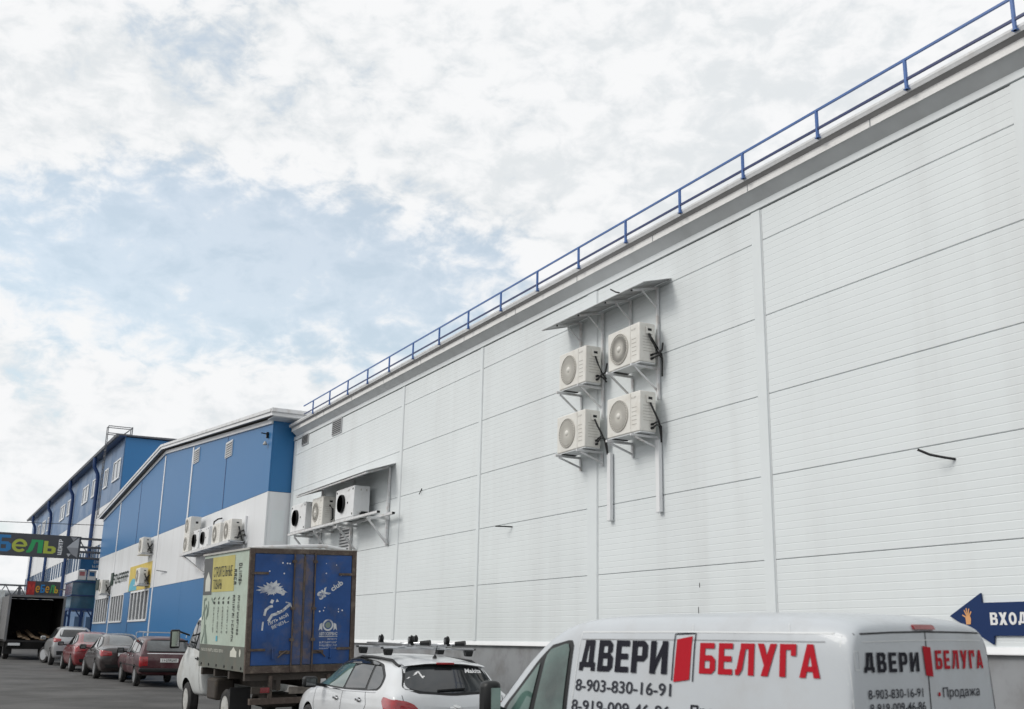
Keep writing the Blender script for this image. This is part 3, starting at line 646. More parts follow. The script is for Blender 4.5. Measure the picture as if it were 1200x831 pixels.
# ------------------------------------------------------------------ tall blue and white building behind
TY = -11.0
tb = wthing('tall_building', 'tall blue and white building with drainpipes at the far end of the street', 'building', (100, TY, .9))
T0, T1, TZ = 75.75, 138.5, 14.75
FARBLUE = pm('pale_blue_panel', (.10, .19, .34), .42, var=.05, vscale=.3, dirt=(.12, .2, .36), dirtamt=.4, dscale=.4, spec=.6)  # paler blue than the end wall, with faint blotches
MB().box(T0+.1, T1, TY-24, TY-.05, 0, TZ-.06).build('wall_core', CORE, tb)
MB().box(T0, T0+.1, TY-24, TY-.06, 0, TZ).build('blue_end_wall', BLUE, tb)
cols = [T0]+[85.7+4.9*i for i in range(10)]+[T1]
cols = [T0, 80.8, 85.7, 90.4, 95.2, 100.0, 105.6, 111.1, 116.7, 122.0, 127.3, 132.6, T1]
for i, (a, b) in enumerate(zip(cols[:-1], cols[1:])):
    for z0, z1, m, nm in ((10.82, TZ, FARBLUE, 'blue_wall_panel'), (8.06, 10.80, MIDWHITE, 'white_wall_panel'), (4.3, 6.78, MIDWHITE, 'white_wall_panel'), (0, 4.28, FARBLUE, 'blue_wall_panel')):
        MB().box(a+.03, b-.03, TY-.05, TY, z0, z1).build(nm, m, tb)
    p_ = MB().box(a+.03, b-.03, TY-.05, TY-.03, 6.8, 8.04).build('strip_window', PANEL2, tb)
    for k in range(4): x = a+.06+(b-a-.12)*k/3; MB().box(x-.06, x+.06, TY-.03, TY+.02, 6.8, 8.04).build('mullion', FARBLUE, p_)
for a, b in ((76.4, 79.2), (81.6, 83.2), (86.2, 89.2), (91.5, 94.6), (101.5, 104.6), (106.6, 109.8), (117.6, 120.8), (123, 126.2), (128.2, 131.2)):
    p_ = MB().box(a, b, TY+.002, TY+.02, 12.15, 13.35).build('window', PANEL2, tb)
    mb = MB().box(a-.08, b+.08, TY+.003, TY+.06, 13.35, 13.45).box(a-.08, b+.08, TY+.003, TY+.09, 12.05, 12.15); mb.build('frame', WFRAME, p_)
    for x in (a, (a+b)/2, b): MB().box(x-.09, x+.09, TY+.021, TY+.06, 12.15, 13.35).build('mullion', WFRAME, p_)
MB().prism([(TY-24, TZ+.05), (TY+.45, TZ+.05), (TY+.45, TZ+.12), (TY-24, TZ+.5)], 'x', T0-.3, T1+1).build('roof', GREYPIPE, tb)
MB().prism([(TY-.05, TZ), (TY+.45, TZ), (TY+.45, TZ+.04), (TY-.05, TZ+.04)], 'x', T0-.25, T1+.9).build('soffit', BLUEDK, tb)
MB().prism([(TY+.455, TZ-.05), (TY+.60, TZ-.05), (TY+.64, TZ+.12), (TY+.455, TZ+.12)], 'x', T0-.3, T1+1).build('gutter', GREYPIPE, tb)
for s in (85.7, 100.0, 116.7, 132.6):
    MB().tube([(s, TY+.52, TZ-.05), (s, TY+.5, TZ-.75), (s, TY+.22, TZ-1.25), (s, TY+.18, TZ-1.7), (s, TY+.18, 1.0)], .14, 8).build('drainpipe', BLUEDK, tb, smooth=50)
ld = wthing('roof_ladder', 'dark steel ladder with a roof access frame on the tall building', 'ladder', (80.4, TY, 10))
for dx in (-.32, .32): MB().bar((79.4+dx, TY+.70, 9.6), (79.4+dx, TY+.70, 16.0), .05).build('rail', GREYPIPE, ld)
z = 9.9
while z < 15: MB().bar((79.1, TY+.70, z), (79.7, TY+.70, z), .05).build('rung', GREYPIPE, ld); z += .4
for s in (79.05, 79.75):
    for z in (16.0, 15.5): MB().bar((s, TY+.70, z), (s, TY-.9, z), .05).build('handrail', GREYPIPE, ld)
    MB().bar((s, TY-.9, 14.9), (s, TY-.9, 16.05), .06).build('post', GREYPIPE, ld)
    MB().bar((s, TY+.2, 15.0), (s, TY-.8, 15.9), .05).build('stay', GREYPIPE, ld)
MB().bar((79.05, TY-.9, 16.0), (79.75, TY-.9, 16.0), .05).build('handrail', GREYPIPE, ld)
# porch on posts
pc = wthing('entrance_porch', 'blue glazed porch on posts at the foot of the tall building', 'porch', (77.5, -9.8, .85))
TEAL = pm('teal_porch_glass', (.045, .15, .24), .12, var=.15, vscale=1, spec=.8)
arc = [(-10.95+2.05*k/10, 5.2+.32*math.sin(math.pi*k/10)) for k in range(11)]
MB().prism([(-8.9, 3.5), (-10.95, 3.5)]+arc, 'x', 76.4, 80.2).build('glazed_box', TEAL, pc)
for z0, z1 in ((3.38, 3.52), (4.28, 4.36), (5.14, 5.22)): MB().box(76.3, 80.3, -10.96, -8.84, z0, z1).build('frame_rail', BLUEDK, pc)
for s, y in ((76.35, -8.9), (76.35, -9.6), (76.35, -10.3), (80.2, -8.9), (78.3, -8.9), (76.35, -10.9)): MB().box(s-.07, s+.07, y-.07, y+.07, .8, 3.4).build('post', BLUEDK, pc)
for y in (-8.9, -9.6, -10.3): MB().bar((76.3, y, 2.9), (76.3, y+.35, 3.38), .08).build('bracket', BLUEDK, pc)
for y in (-9.5, -10.2): MB().box(76.36, 76.42, y-.25, y+.25, 1.2, 3.0).build('leaflet_board', FARBLUE, pc)
sb = wthing('blue_sign', 'blue sign board with white writing above the porch', 'sign', (76, -9.8, 5.9))
LBLUE = pm('bright_blue_board', (.02, .13, .32), .4)
MB().box(75.9, 76.0, -10.9, -9.15, 5.95, 6.68).build('board', LBLUE, sb)
put_scribble('lettering', .62, .17, 5, 1, lambda u, v: (75.894, -9.95-u, 6.36+v), SIGNWHITE, sb); put_scribble('lettering', .7, .17, 6, 2, lambda u, v: (75.894, -9.88-u, 6.08+v), SIGNWHITE, sb)
pp = wthing('leaflet_poster', 'pair of pale posters hanging under the blue sign board', 'poster', (76, -9.6, 5.4))
PINK = pm('pink_print', (.62, .22, .24), .5, var=.1)
for y, k in ((-9.95, 1), (-9.35, 0)):
    p_ = MB().box(76.0, 76.03, y-.25, y+.25, 5.3, 5.9).build('sheet', SIGNWHITE, pp)
    MB().box(75.985, 75.998, y-.16, y+.16, 5.55, 5.8).build('print', PINK if not k else LBLUE, p_)
# sign gantry across the street
gn = wthing('sign_gantry', 'dark steel truss carrying the sign across the street', 'gantry', (74, -9.2, 7))
for z in (7.72, 7.2, 6.9, 6.52):
    for x in (73.65, 74.2): MB().bar((x, -10.6, z), (x, 14, z), .09).build('chord', GREYPIPE, gn)
for k in range(24):
    y = -10.4+k*1.0; MB().bar((73.65, y, 6.52), (73.65, y+(.5 if k % 2 else -.1)+.3, 7.72), .06).build('lattice_bar', GREYPIPE, gn)
for y in (-10.5, 13.8): MB().box(73.55, 74.3, y-.12, y+.12, .7, 7.8).build('column', GREYPIPE, gn)
SIGNGREY = pm('dark_grey_sign', (.055, .058, .066), .4, var=.04)
sn = wthing('street_sign', 'dark grey furniture sign with colourful letters spanning the street', 'sign', (73.5, -4, 6.4))
MB().box(73.45, 73.56, -8.74, 6.0, 6.42, 7.80).build('board', SIGNGREY, sn)
cols_ = [('М', (.45, .03, .03)), ('е', (.62, .25, .02)), ('Б', (.02, .18, .42)), ('е', (.42, .47, .06)), ('Л', (.02, .33, .10)), ('ь', (.42, .47, .06))]
def sfn(y0, z0): return lambda u, v: (73.444, y0-u, z0+v)
pos = [(-1.55, 1.15, .95), (-2.85, .95, .8), (-3.92, .86, 1.0), (-4.82, .86, .80), (-5.66, .90, .80), (-6.62, .70, .76)]
for (ch, c), (y0, w, h) in zip(cols_, pos):
    put_glyphs('letter', ch, w, h, sfn(y0, 6.66), pm('sign_colour_%d' % int(sum(c)*1000), c, .45, var=.02), sn, (-1, 0, 0))
put_glyphs('lettering', 'ЦЕНТР', .95, .24, lambda u, v: (73.444, -7.45-.24+v, 6.62+u), SIGNWHITE, sn, (-1, 0, 0))
GEM1 = pm('silver_print', (.50, .50, .51), .35, var=.03); GEM2 = pm('grey_print', (.30, .30, .31), .35, var=.03); GEM3 = pm('pale_print', (.62, .62, .63), .35)
gem = [((-7.95, 7.1), (-8.25, 7.42), (-8.62, 7.74), (-8.62, 7.1), GEM1), ((-7.95, 7.1), (-8.62, 7.1), (-8.62, 6.5), (-8.25, 6.7), GEM2), ((-7.98, 6.72), (-8.22, 6.72), (-8.1, 6.52), (-8.1, 6.52), GEM3), ((-8.12, 7.74), (-8.5, 7.74), (-8.3, 7.5), (-8.3, 7.5), GEM2)]
for *q, m in gem: MB().poly([(73.444, y, z) for y, z in q[:3 if q[2] == q[3] else 4]]).build('emblem_facet', m, sn)
# small sign further on
rs = wthing('small_street_sign', 'small dark sign with multicoloured letters above the open truck', 'sign', (90, -8.5, 4.7))
MB().box(89.95, 90.1, -9.62, -7.30, 4.68, 5.72).build('board', SIGNGREY, rs)
MB().box(89.93, 89.948, -7.86, -7.32, 4.72, 5.68).build('red_field', pm('red_field', (.36, .02, .02), .5), rs)
xs_ = [(-7.4, .42), (-7.92, .3), (-8.26, .3), (-8.6, .28), (-8.92, .3), (-9.24, .24)]
c2 = [(.55, .04, .03), (.62, .3, .02), (.02, .2, .5), (.62, .3, .02), (.05, .35, .1), (.6, .4, .03)]
for (ch, _), (y0, w), c in zip(cols_, xs_, c2):
    put_glyphs('letter', ch, w, .5 if ch.islower() else .6, (lambda y0: lambda u, v: (89.925, y0-u, 4.88+v))(y0), pm('smallsign_%d' % int(c[0]*1e4+c[1]*1e3+c[2]*100), c, .45), rs, (-1, 0, 0))
for y in (-7.6, -9.3): MB().bar((90.2, y, 5.2), (91.5, -11, 5.2), .08).build('mount_bar', GREYPIPE, rs)
# pipe bridge in the distance
pb = wthing('pipe_bridge', 'distant lattice pipe bridge crossing the street on the left', 'bridge', (112, 0, 1))
for z in (5.25, 6.25, 3.5, 4.4):
    MB().bar((112, -10.5, z), (112, 30, z), .16).build('chord', GREYPIPE, pb)
for k in range(34):
    y = -10.3+1.2*k; MB().bar((112, y, 5.25), (112, y+.6, 6.25), .08).build('lattice_bar', GREYPIPE, pb); MB().bar((112, y+.6, 6.25), (112, y+1.2, 5.25), .08).build('lattice_bar', GREYPIPE, pb)
for z, r_ in ((5.6, .22), (3.95, .28)): MB().tube([(112.4, -10.4, z), (112.4, 30, z)], r_, 10).build('pipe', SOFFIT, pb, smooth=50)
for y in (-8.5, -6.6, 2, 12, 22): MB().box(111.85, 112.15, y-.12, y+.12, .9, 6.3).build('column', GREYPIPE, pb)
ml = wthing('lattice_mast', 'thin lattice mast standing beyond the pipe bridge', 'mast', (125, -6.0, 1))
MB().tube([(125, -6.05, .9), (125, -6.05, 10.2)], [.16, .05], 6).build('pole', GREYPIPE, ml)
for z in (6.5, 7.6, 8.7): MB().bar((125, -6.3, z), (125, -5.8, z+.3), .06).build('cross_bar', GREYPIPE, ml)
ws = wthing('white_shed', 'pale low shed closing the far end of the street', 'building', (150, -5, 1))
MB().box(150, 170, -14, 30, .8, 6.6).build('wall', MIDWHITE, ws); MB().prism([(-14.5, 6.62), (30.5, 6.62), (30.5, 6.9), (8, 8.2), (-14.5, 6.9)], 'x', 149.5, 170).build('roof', SOFFIT, ws)
wr = MB(); wr.tube([(73, 20-(29.9)*k/12, 8.55-.28*math.sin(math.pi*k/12)) for k in range(13)], .02, 5)
tag(wr.build('overhead_wire', BLACK), 'single thin wire slung across the street above the furniture sign', 'wire')

# ------------------------------------------------------------------ vehicles
def paint(name, col, rough=.28, coat=.7, metal=0, dirt=.3, var=.03, dcol=(.3, .28, .25)):
    return pm(name, col, rough, metal=metal, var=var, vscale=1.2, coat=coat, dirt=dcol, dirtamt=dirt, dscale=2.2)
def loft_body(st, arches, mat, parent, name='body', sub=2, wmax=.9, drop=.085):
    """st rows: x zb zm zs zr wb wm ws wr"""
    rows = []
    for x, zb, zm, zs, zr, wb, wm, ws, wr in st:
        g = max(zr-zs, .02); z6 = zr-min(drop, .42*g); z7 = zr-min(.022, .10*g)
        half = [(wb*.5, zb), (wb*.92, zb), (wb, zb+.07), (wm, zm), (ws+(wm-ws)*.25, zs-.07), (ws, zs), (ws+(wr-ws)*.5, zs+(z6-zs)*.52), (wr, z6), (wr*.80, z7), (wr*.4, zr-.004)]
        rows.append([(x, -y, z) for y, z in half[::-1]]+[(x, y, z) for y, z in half])
    n = len(rows[0]); vs = [p for r_ in rows for p in r_]; fs = []
    for i in range(len(rows)-1):
        for k in range(n):
            k2 = (k+1) % n; fs.append((i*n+k, i*n+k2, (i+1)*n+k2, (i+1)*n+k))
    # end caps as quads
    for base, flip in ((0, False), ((len(rows)-1)*n, True)):
        for k in range(n//2-1):
            q = (base+k, base+k+1, base+n-2-k, base+n-1-k); fs.append(q if flip else q[::-1])
    mb = MB().add(vs, fs); me = mb.mesh(name); o = bpy.data.objects.new(name, me); COL.objects.link(o)
    me.materials.append(mat); me.materials.append(UNDER)
    m = o.modifiers.new('s', 'SUBSURF'); m.levels = sub; m.render_levels = sub
    cut = None
    if arches:
        cb = MB()
        for x, z, r_ in arches:
            for sg in (-1, 1): cb.lathe([(r_, sg*(wmax-.30)), (r_, sg*(wmax+.25))], (x, 0, z), 'y', 36)
        cme = cb.mesh('cut'); cme.materials.append(UNDER); cut = bpy.data.objects.new('cut', cme); COL.objects.link(cut)
        bo = o.modifiers.new('b', 'BOOLEAN'); bo.object = cut; bo.operation = 'DIFFERENCE'; bo.solver = 'EXACT'
        try: bo.material_mode = 'TRANSFER'
        except Exception: pass
    dg = bpy.context.evaluated_depsgraph_get(); dg.update()
    me2 = bpy.data.meshes.new_from_object(o.evaluated_get(dg)); me2.name = name
    o.modifiers.clear(); o.data = me2
    if cut: bpy.data.objects.remove(cut)
    me2.shade_smooth(); me2.set_sharp_from_angle(angle=R(38)); o.parent = parent
    bm = bmesh.new(); bm.from_mesh(me2); bvh = BVHTree.FromBMesh(bm); bm.free()
    return o, bvh
DIRS = {'L': ((0, 6, 0), (0, -1, 0)), 'R': ((0, -6, 0), (0, 1, 0)), 'B': ((-6, 0, 0), (1, 0, 0)), 'F': ((14, 0, 0), (-1, 0, 0)), 'T': ((0, 0, 8), (0, 0, -1))}
def pj(bvh, ax, a, b, off=.004):
    s, d = DIRS[ax]; d = Vector(d)
    p = Vector({'L': (a, 6, b), 'R': (a, -6, b), 'B': (-6, a, b), 'F': (14, a, b), 'T': (a, b, 8)}[ax])
    h = bvh.ray_cast(p, d)[0]
    if h is None:
        q = Vector({'L': (a, .8, b), 'R': (a, -.8, b), 'B': (.1, a, b), 'F': (4.5, a, b), 'T': (a, b, 1.4)}[ax]); h = bvh.find_nearest(q)[0]
    return h-d*off
def patch(bvh, ax, poly, mat, name, parent, off=.006, r=0, nr=12, nc=10):
    P = round_poly(poly, r) if r else poly
    b0 = min(p[1] for p in P); b1 = max(p[1] for p in P); rows = []
    for i in range(nr+1):
        b = b0+(b1-b0)*(.003+.994*i/nr); xs = []
        for (a1, c1), (a2, c2_) in zip(P, P[1:]+P[:1]):
            if (c1 <= b < c2_) or (c2_ <= b < c1): xs.append(a1+(a2-a1)*(b-c1)/(c2_-c1))
        if len(xs) < 2: continue
        l_, h_ = min(xs), max(xs); rows.append([pj(bvh, ax, l_+(h_-l_)*k/nc, b, off) for k in range(nc+1)])
    mb = MB(); n = nc+1
    mb.add([p for r_ in rows for p in r_], [(i*n+k, i*n+k+1, (i+1)*n+k+1, (i+1)*n+k) for i in range(len(rows)-1) for k in range(nc)])
    return mb.build(name, mat, parent, smooth=50)
def seam(bvh, ax, pts, parent, w=.010, name='panel_seam', mat=None, off=.003, n=8):
    dense = []
    for p, q in zip(pts[:-1], pts[1:]):
        for k in range(n): dense.append((p[0]+(q[0]-p[0])*k/n, p[1]+(q[1]-p[1])*k/n))
    dense.append(pts[-1]); mb = MB(); vs = []
    for i, p in enumerate(dense):
        a, b = dense[max(i-1, 0)], dense[min(i+1, len(dense)-1)]; d = Vector((b[0]-a[0], b[1]-a[1])).normalized(); t = Vector((-d.y, d.x))*w/2
        vs += [pj(bvh, ax, p[0]+t.x, p[1]+t.y, off), pj(bvh, ax, p[0]-t.x, p[1]-t.y, off)]
    mb.add(vs, [(2*i, 2*i+2, 2*i+3, 2*i+1) for i in range(len(dense)-1)]); return mb.build(name, mat or SEAM, parent)
def wheel(parent, x, y, r, side, w=.2, steer=0, rim=None, spokes=5, dark=False):
    """side +1: outer face towards +Y"""
    tw = MB().lathe([(r*.66, -w/2), (r*.9, -w/2), (r, -w*.33), (r, w*.33), (r*.9, w/2), (r*.66, w/2)], (0, 0, 0), 'y', 28, closed=True).build('wheel', TYRE, parent, smooth=40)
    tw.location = (x, y, r); tw.rotation_euler = (0, 0, steer)
    rm = rim or RIM; e = side*w/2
    mb = MB().lathe([(r*.67, e*.98), (r*.63, e*.98), (r*.60, e*.55)], (0, 0, 0), 'y', 28)
    for k in range(spokes):
        a = 2*math.pi*k/spokes; d = Vector((math.cos(a), 0, math.sin(a))); t = Vector((-d.z, 0, d.x))
        c = [d*r*.10-t*r*.07, d*r*.10+t*r*.07, d*r*.63+t*r*.09, d*r*.63-t*r*.09]
        mb.add([p+Vector((0, e*.80, 0)) for p in c]+[p+Vector((0, e*.55, 0)) for p in c], [(0, 1, 2, 3), (0, 4, 5, 1), (1, 5, 6, 2), (2, 6, 7, 3), (3, 7, 4, 0)])
    mb.lathe([(.001, e*.86), (r*.16, e*.84), (r*.18, e*.5)], (0, 0, 0), 'y', 16)
    mb.build('rim', rm, tw, smooth=40)
    MB().lathe([(.001, e*.42), (r*.62, e*.42)], (0, 0, 0), 'y', 24).build('brake_disc', UNDER, tw)
    return tw
def vehicle(name, label, cat, s, yc, rz=0, group=None):
    sl_ = math.atan((gz(s+3)-gz(s))/3)
    return thing(name, label, cat, (s, yc, gz(s)), group=group, rot=(0, -sl_, rz))
def mirror(parent, x, y, z, side, mat=BLACKP, sx=.14, sy=.22, sz=.16):
    m = MB().box(x-sx/2, x+sx/2, y, y+side*sy, z-sz/2, z+sz/2).build('door_mirror', mat, parent, bevel=.045, seg=3)
    MB().bar((x+.02, y-side*.14, z-sz*.35), (x, y+side*.04, z-sz*.2), .06, .04).build('mirror_stalk', BLACKP, m)
    MB().box(x-sx/2-.004, x-sx/2-.0005, y+side*.035, y+side*(sy-.035), z-sz/2+.03, z+sz/2-.03).build('mirror_glass', GREYGLASS, m)
    return m
def handle(bvh, ax, x, z, parent, mat, w=.18):
    p = pj(bvh, ax, x, z, .022); sg = 1 if ax == 'L' else -1
    MB().box(p.x-w/2, p.x+w/2, p.y-sg*.012, p.y+sg*.012, z-.016, z+.016).build('door_handle', mat, parent, bevel=.008)
    patch(bvh, ax, [(x-w*.35, z-.03), (x+w*.35, z-.03), (x+w*.35, z+.03), (x-w*.35, z+.03)], SEAM, 'handle_recess', parent, off=.002, r=.025, nr=4, nc=4)
def sedan_like(kind):
    """station tables: rear bumper at x=0, nose at +x"""
    if kind == 'sedan':
        return [(0, .40, .60, .80, .86, .62, .70, .66, .50), (.05, .28, .60, .93, .99, .74, .80, .74, .62), (.16, .24, .60, .95, 1.03, .76, .83, .77, .64), (.45, .22, .60, .95, 1.045, .77, .85, .80, .62),
                (.62, .22, .60, .94, 1.09, .78, .85, .81, .58), (.95, .20, .58, .93, 1.28, .78, .85, .81, .55), (1.25, .20, .58, .92, 1.40, .78, .85, .81, .54), (1.6, .20, .58, .91, 1.455, .78, .85, .81, .555), (2.1, .20, .58, .90, 1.465, .78, .85, .81, .56),
                (2.55, .20, .58, .89, 1.41, .78, .85, .81, .55), (2.95, .20, .58, .88, 1.19, .78, .85, .80, .57), (3.25, .20, .58, .86, .985, .78, .85, .79, .62), (3.65, .22, .58, .80, .91, .77, .84, .77, .62), (4.05, .24, .56, .70, .80, .74, .80, .72, .58), (4.28, .28, .52, .62, .68, .66, .70, .62, .5), (4.36, .36, .48, .54, .57, .52, .56, .5, .4)]
    if kind == 'suv':
        return [(0, .45, .70, .95, 1.0, .66, .76, .72, .52), (.05, .34, .70, 1.04, 1.12, .78, .86, .80, .62), (.14, .30, .70, 1.10, 1.24, .80, .89, .83, .64), (.34, .28, .70, 1.11, 1.44, .82, .90, .85, .62), (.52, .27, .68, 1.10, 1.555, .82, .905, .85, .61),
                (.9, .26, .66, 1.08, 1.60, .82, .905, .85, .61), (1.5, .26, .66, 1.06, 1.63, .82, .905, .85, .62), (2.1, .26, .66, 1.04, 1.615, .82, .905, .85, .62), (2.5, .26, .66, 1.02, 1.54, .82, .905, .85, .60), (2.95, .26, .66, 1.0, 1.28, .82, .905, .84, .62), (3.25, .26, .66, .98, 1.10, .82, .90, .83, .66),
                (3.65, .28, .64, .92, 1.03, .80, .89, .81, .66), (4.05, .30, .62, .82, .92, .76, .84, .76, .60), (4.28, .34, .58, .70, .76, .68, .74, .66, .5), (4.38, .42, .56, .62, .65, .55, .58, .52, .42)]
    if kind == 'wagon':
        return [(0, .42, .62, .80, .84, .64, .73, .70, .52), (.045, .30, .62, .93, .98, .78, .85, .81, .66), (.11, .26, .62, .985, 1.06, .80, .88, .845, .70), (.22, .24, .62, .995, 1.17, .82, .893, .855, .69), (.36, .23, .62, .99, 1.30, .82, .897, .86, .675), (.46, .22, .62, .985, 1.395, .82, .898, .86, .66),
                (.60, .22, .61, .98, 1.43, .82, .898, .86, .645), (.95, .21, .60, .97, 1.462, .82, .898, .86, .63), (1.6, .20, .60, .96, 1.488, .82, .898, .86, .625), (2.25, .20, .60, .95, 1.478, .82, .898, .86, .62), (2.75, .20, .60, .94, 1.42, .82, .898, .86, .605), (3.2, .20, .60, .93, 1.20, .82, .896, .85, .62), (3.52, .21, .60, .92, 1.02, .82, .89, .84, .66),
                (3.9, .23, .60, .86, .96, .80, .88, .82, .66), (4.3, .26, .58, .76, .85, .76, .82, .76, .60), (4.56, .30, .54, .66, .72, .68, .72, .66, .5), (4.66, .38, .50, .57, .60, .54, .58, .52, .42)]
    if kind == 'lada':
        return [(0, .46, .58, .72, .75, .66, .70, .68, .60), (.03, .40, .60, .84, .86, .72, .765, .755, .70), (.06, .36, .60, .90, .95, .74, .79, .775, .70), (.12, .34, .60, .905, 1.06, .74, .795, .78, .685), (.24, .33, .60, .905, 1.22, .74, .80, .785, .66), (.38, .32, .60, .905, 1.375, .75, .80, .785, .635), (.48, .31, .60, .905, 1.41, .75, .80, .785, .625),
                (.9, .30, .60, .90, 1.435, .75, .80, .785, .62), (1.5, .30, .60, .895, 1.445, .75, .80, .785, .62), (2.1, .30, .60, .89, 1.435, .75, .80, .78, .615), (2.42, .30, .60, .885, 1.38, .75, .80, .78, .60), (2.70, .30, .60, .88, 1.16, .75, .80, .78, .62), (2.92, .30, .60, .875, .985, .75, .80, .78, .66), (3.4, .31, .60, .86, .93, .75, .80, .77, .68), (3.9, .33, .58, .82, .885, .74, .79, .75, .68), (4.02, .36, .56, .78, .84, .72, .77, .73, .66), (4.10, .42, .54, .66, .70, .66, .70, .68, .6)]

def number_plate(bvh, parent, y, z, w=.52, h=.11, blue=True):
    p = pj(bvh, 'B', y, z, .012)
    o = MB().box(p.x-.004, p.x+.03, y-w/2, y+w/2, z-h/2, z+h/2).build('number_plate', PLATE, parent)
    x = p.x-.0065
    put_scribble('plate_print', w*.82, h*.6, 8, 5, lambda u, v: (x, y+w*.40-u, z-h*.3+v), SEAM, o)
    return o

# --- white estate car with roof carriers
WHITECAR = paint('white_car_paint', (.66, .68, .70), .3, .6, dirt=.22, dcol=(.5, .49, .47))
car = vehicle('estate_car', 'white estate car with cycle carriers on its roof bars', 'car', 13.65, -6.50, R(-.6))
body, bv = loft_body(sedan_like('wagon'), [(.92, .33, .365), (3.60, .33, .365)], WHITECAR, car, wmax=.9)
for ax in 'LR':
    patch(bv, ax, [(3.42, .965), (2.72, 1.335), (2.2, 1.405), (1.5, 1.402), (1.0, 1.35), (.66, 1.20), (.62, 1.06), (.74, 1.005), (2.0, .965)], BLACKP, 'window_surround', body, off=.004, r=.06, nr=18, nc=16)
    patch(bv, ax, [(3.26, .985), (2.72, 1.30), (2.30, 1.37), (2.09, 1.375), (2.05, .985)], GREENGLASS, 'front_window', body, off=.009, r=.03, nr=14)
    patch(bv, ax, [(1.98, .99), (2.02, 1.375), (1.5, 1.375), (1.30, 1.35), (1.16, 1.0)], CARGLASS, 'rear_window', body, off=.009, r=.03)
    patch(bv, ax, [(1.08, 1.005), (1.22, 1.34), (1.0, 1.315), (.72, 1.19), (.67, 1.08), (.76, 1.03)], CARGLASS, 'quarter_window', body, off=.009, r=.03)
    patch(bv, ax, [(2.95, 1.19), (2.72, 1.325), (2.2, 1.40), (1.5, 1.395), (1.1, 1.355), (1.1, 1.325), (1.5, 1.36), (2.2, 1.36), (2.7, 1.285)], CARGLASS, 'wind_deflector', body, off=.03, nr=10, nc=14)
    seam(bv, ax, [(3.3, .95), (3.32, .7), (3.2, .35), (2.1, .28)], body); seam(bv, ax, [(2.03, .96), (2.06, .6), (2.0, .3)], body); seam(bv, ax, [(1.12, .99), (1.02, .82), (1.2, .55), (1.3, .3)], body)
    handle(bv, ax, 2.25, .83, body, CHROME); handle(bv, ax, 1.30, .86, body, CHROME)
    seam(bv, ax, [(3.3, .955), (2.0, .955), (.75, .995)], body, .014, 'belt_trim', CHROME, .011)
    patch(bv, ax, [(.06, .93), (.40, .955), (.44, .90), (.30, .76), (.06, .70)], REDLAMP, 'tail_lamp', body, off=.008, r=.03)
    wheel(car, .92, (1 if ax == 'L' else -1)*.79, .325, 1 if ax == 'L' else -1, spokes=5); wheel(car, 3.60, (1 if ax == 'L' else -1)*.79, .325, 1 if ax == 'L' else -1)
    mirror(body, 2.92, (.97 if ax == 'L' else -.97), 1.02, 1 if ax == 'L' else -1)
    sg = 1 if ax == 'L' else -1
    pts = [pj(bv, 'T', x, sg*(.60 if x > .7 else .61), .035 if .65 < x < 2.3 else .008) for x in (.5, .62, .8, 1.2, 1.6, 2.0, 2.3, 2.45)]
    MB().tube(pts, .02, 8).build('roof_rail', BLACKP, body, smooth=60)
patch(bv, 'B', [(-.70, 1.07), (-.5, 1.01), (0, .985), (.5, 1.01), (.70, 1.07), (.64, 1.20), (.585, 1.375), (-.585, 1.375), (-.65, 1.20)], BLACKP, 'rear_window_surround', body, off=.004, r=.05, nr=16, nc=16)
rw = patch(bv, 'B', [(-.66, 1.09), (-.48, 1.04), (0, 1.015), (.48, 1.04), (.66, 1.09), (.61, 1.20), (.56, 1.335), (-.56, 1.335), (-.62, 1.20)], CARGLASS, 'rear_window', body, off=.009, r=.06, nr=16, nc=16)
MB().add([(x, y, z) for y in (-.60, -.3, 0, .3, .60) for x, z in ((.60, 1.432-.05*(abs(y)/.6)**2), (.40, 1.405-.045*(abs(y)/.6)**2), (.37, 1.392-.045*(abs(y)/.6)**2), (.46, 1.37-.045*(abs(y)/.6)**2))],
         [(5-1+4*(i-1)+k, 4*(i-1)+k+5 if k < 3 else 4*i, 4*i+k+1-4 if k < 3 else 4*(i-1), 4*(i-1)+k) for i in range(1, 5) for k in range(3)]).build('spoiler', WHITECAR, body, smooth=60)
MB().box(.357, .41, -.13, .13, 1.372, 1.40).build('brake_light', REDLAMP, body, bevel=.008)
for sg in (-1, 1):
    patch(bv, 'B', [(sg*.82, .70), (sg*.52, .72), (sg*.48, .78), (sg*.58, .88), (sg*.70, .925), (sg*.84, .94)], REDLAMP, 'tail_lamp', body, off=.010, r=.02)
    patch(bv, 'B', [(sg*.52, .72), (sg*.66, .72), (sg*.68, .80), (sg*.56, .80)], REDDK, 'lamp_cluster', body, off=.014, r=.02)
wp = pj(bv, 'B', .05, 1.06, .03); MB().bar((wp.x, .22, 1.052), (wp.x+.012, -.18, 1.075), .03, .02).build('wiper', BLACKP, body)
seam(bv, 'B', [(.73, .99), (.70, .72), (.62, .55), (-.62, .55), (-.70, .72), (-.73, .99)], body, .009)
seam(bv, 'B', [(.42, .74), (-.42, .74)], body, .05, 'tailgate_trim', BLACKP, .006)
em = MB(); ep = lambda y, z: tuple(pj(bv, 'B', y, z, .012)); em.poly([ep(*q) for q in ((.085, .855), (.03, .855), (.026, .878), (-.026, .878), (-.032, .862), (-.088, .862), (-.075, .835), (-.03, .835), (-.026, .815), (.026, .815), (.03, .829), (.075, .829))]); em.build('bow_tie_badge', CHROME, body)
number_plate(bv, body, 0, .66)
st_ = MB(); fnr = lambda u, v: tuple(pj(bv, 'B', u, v, .013))
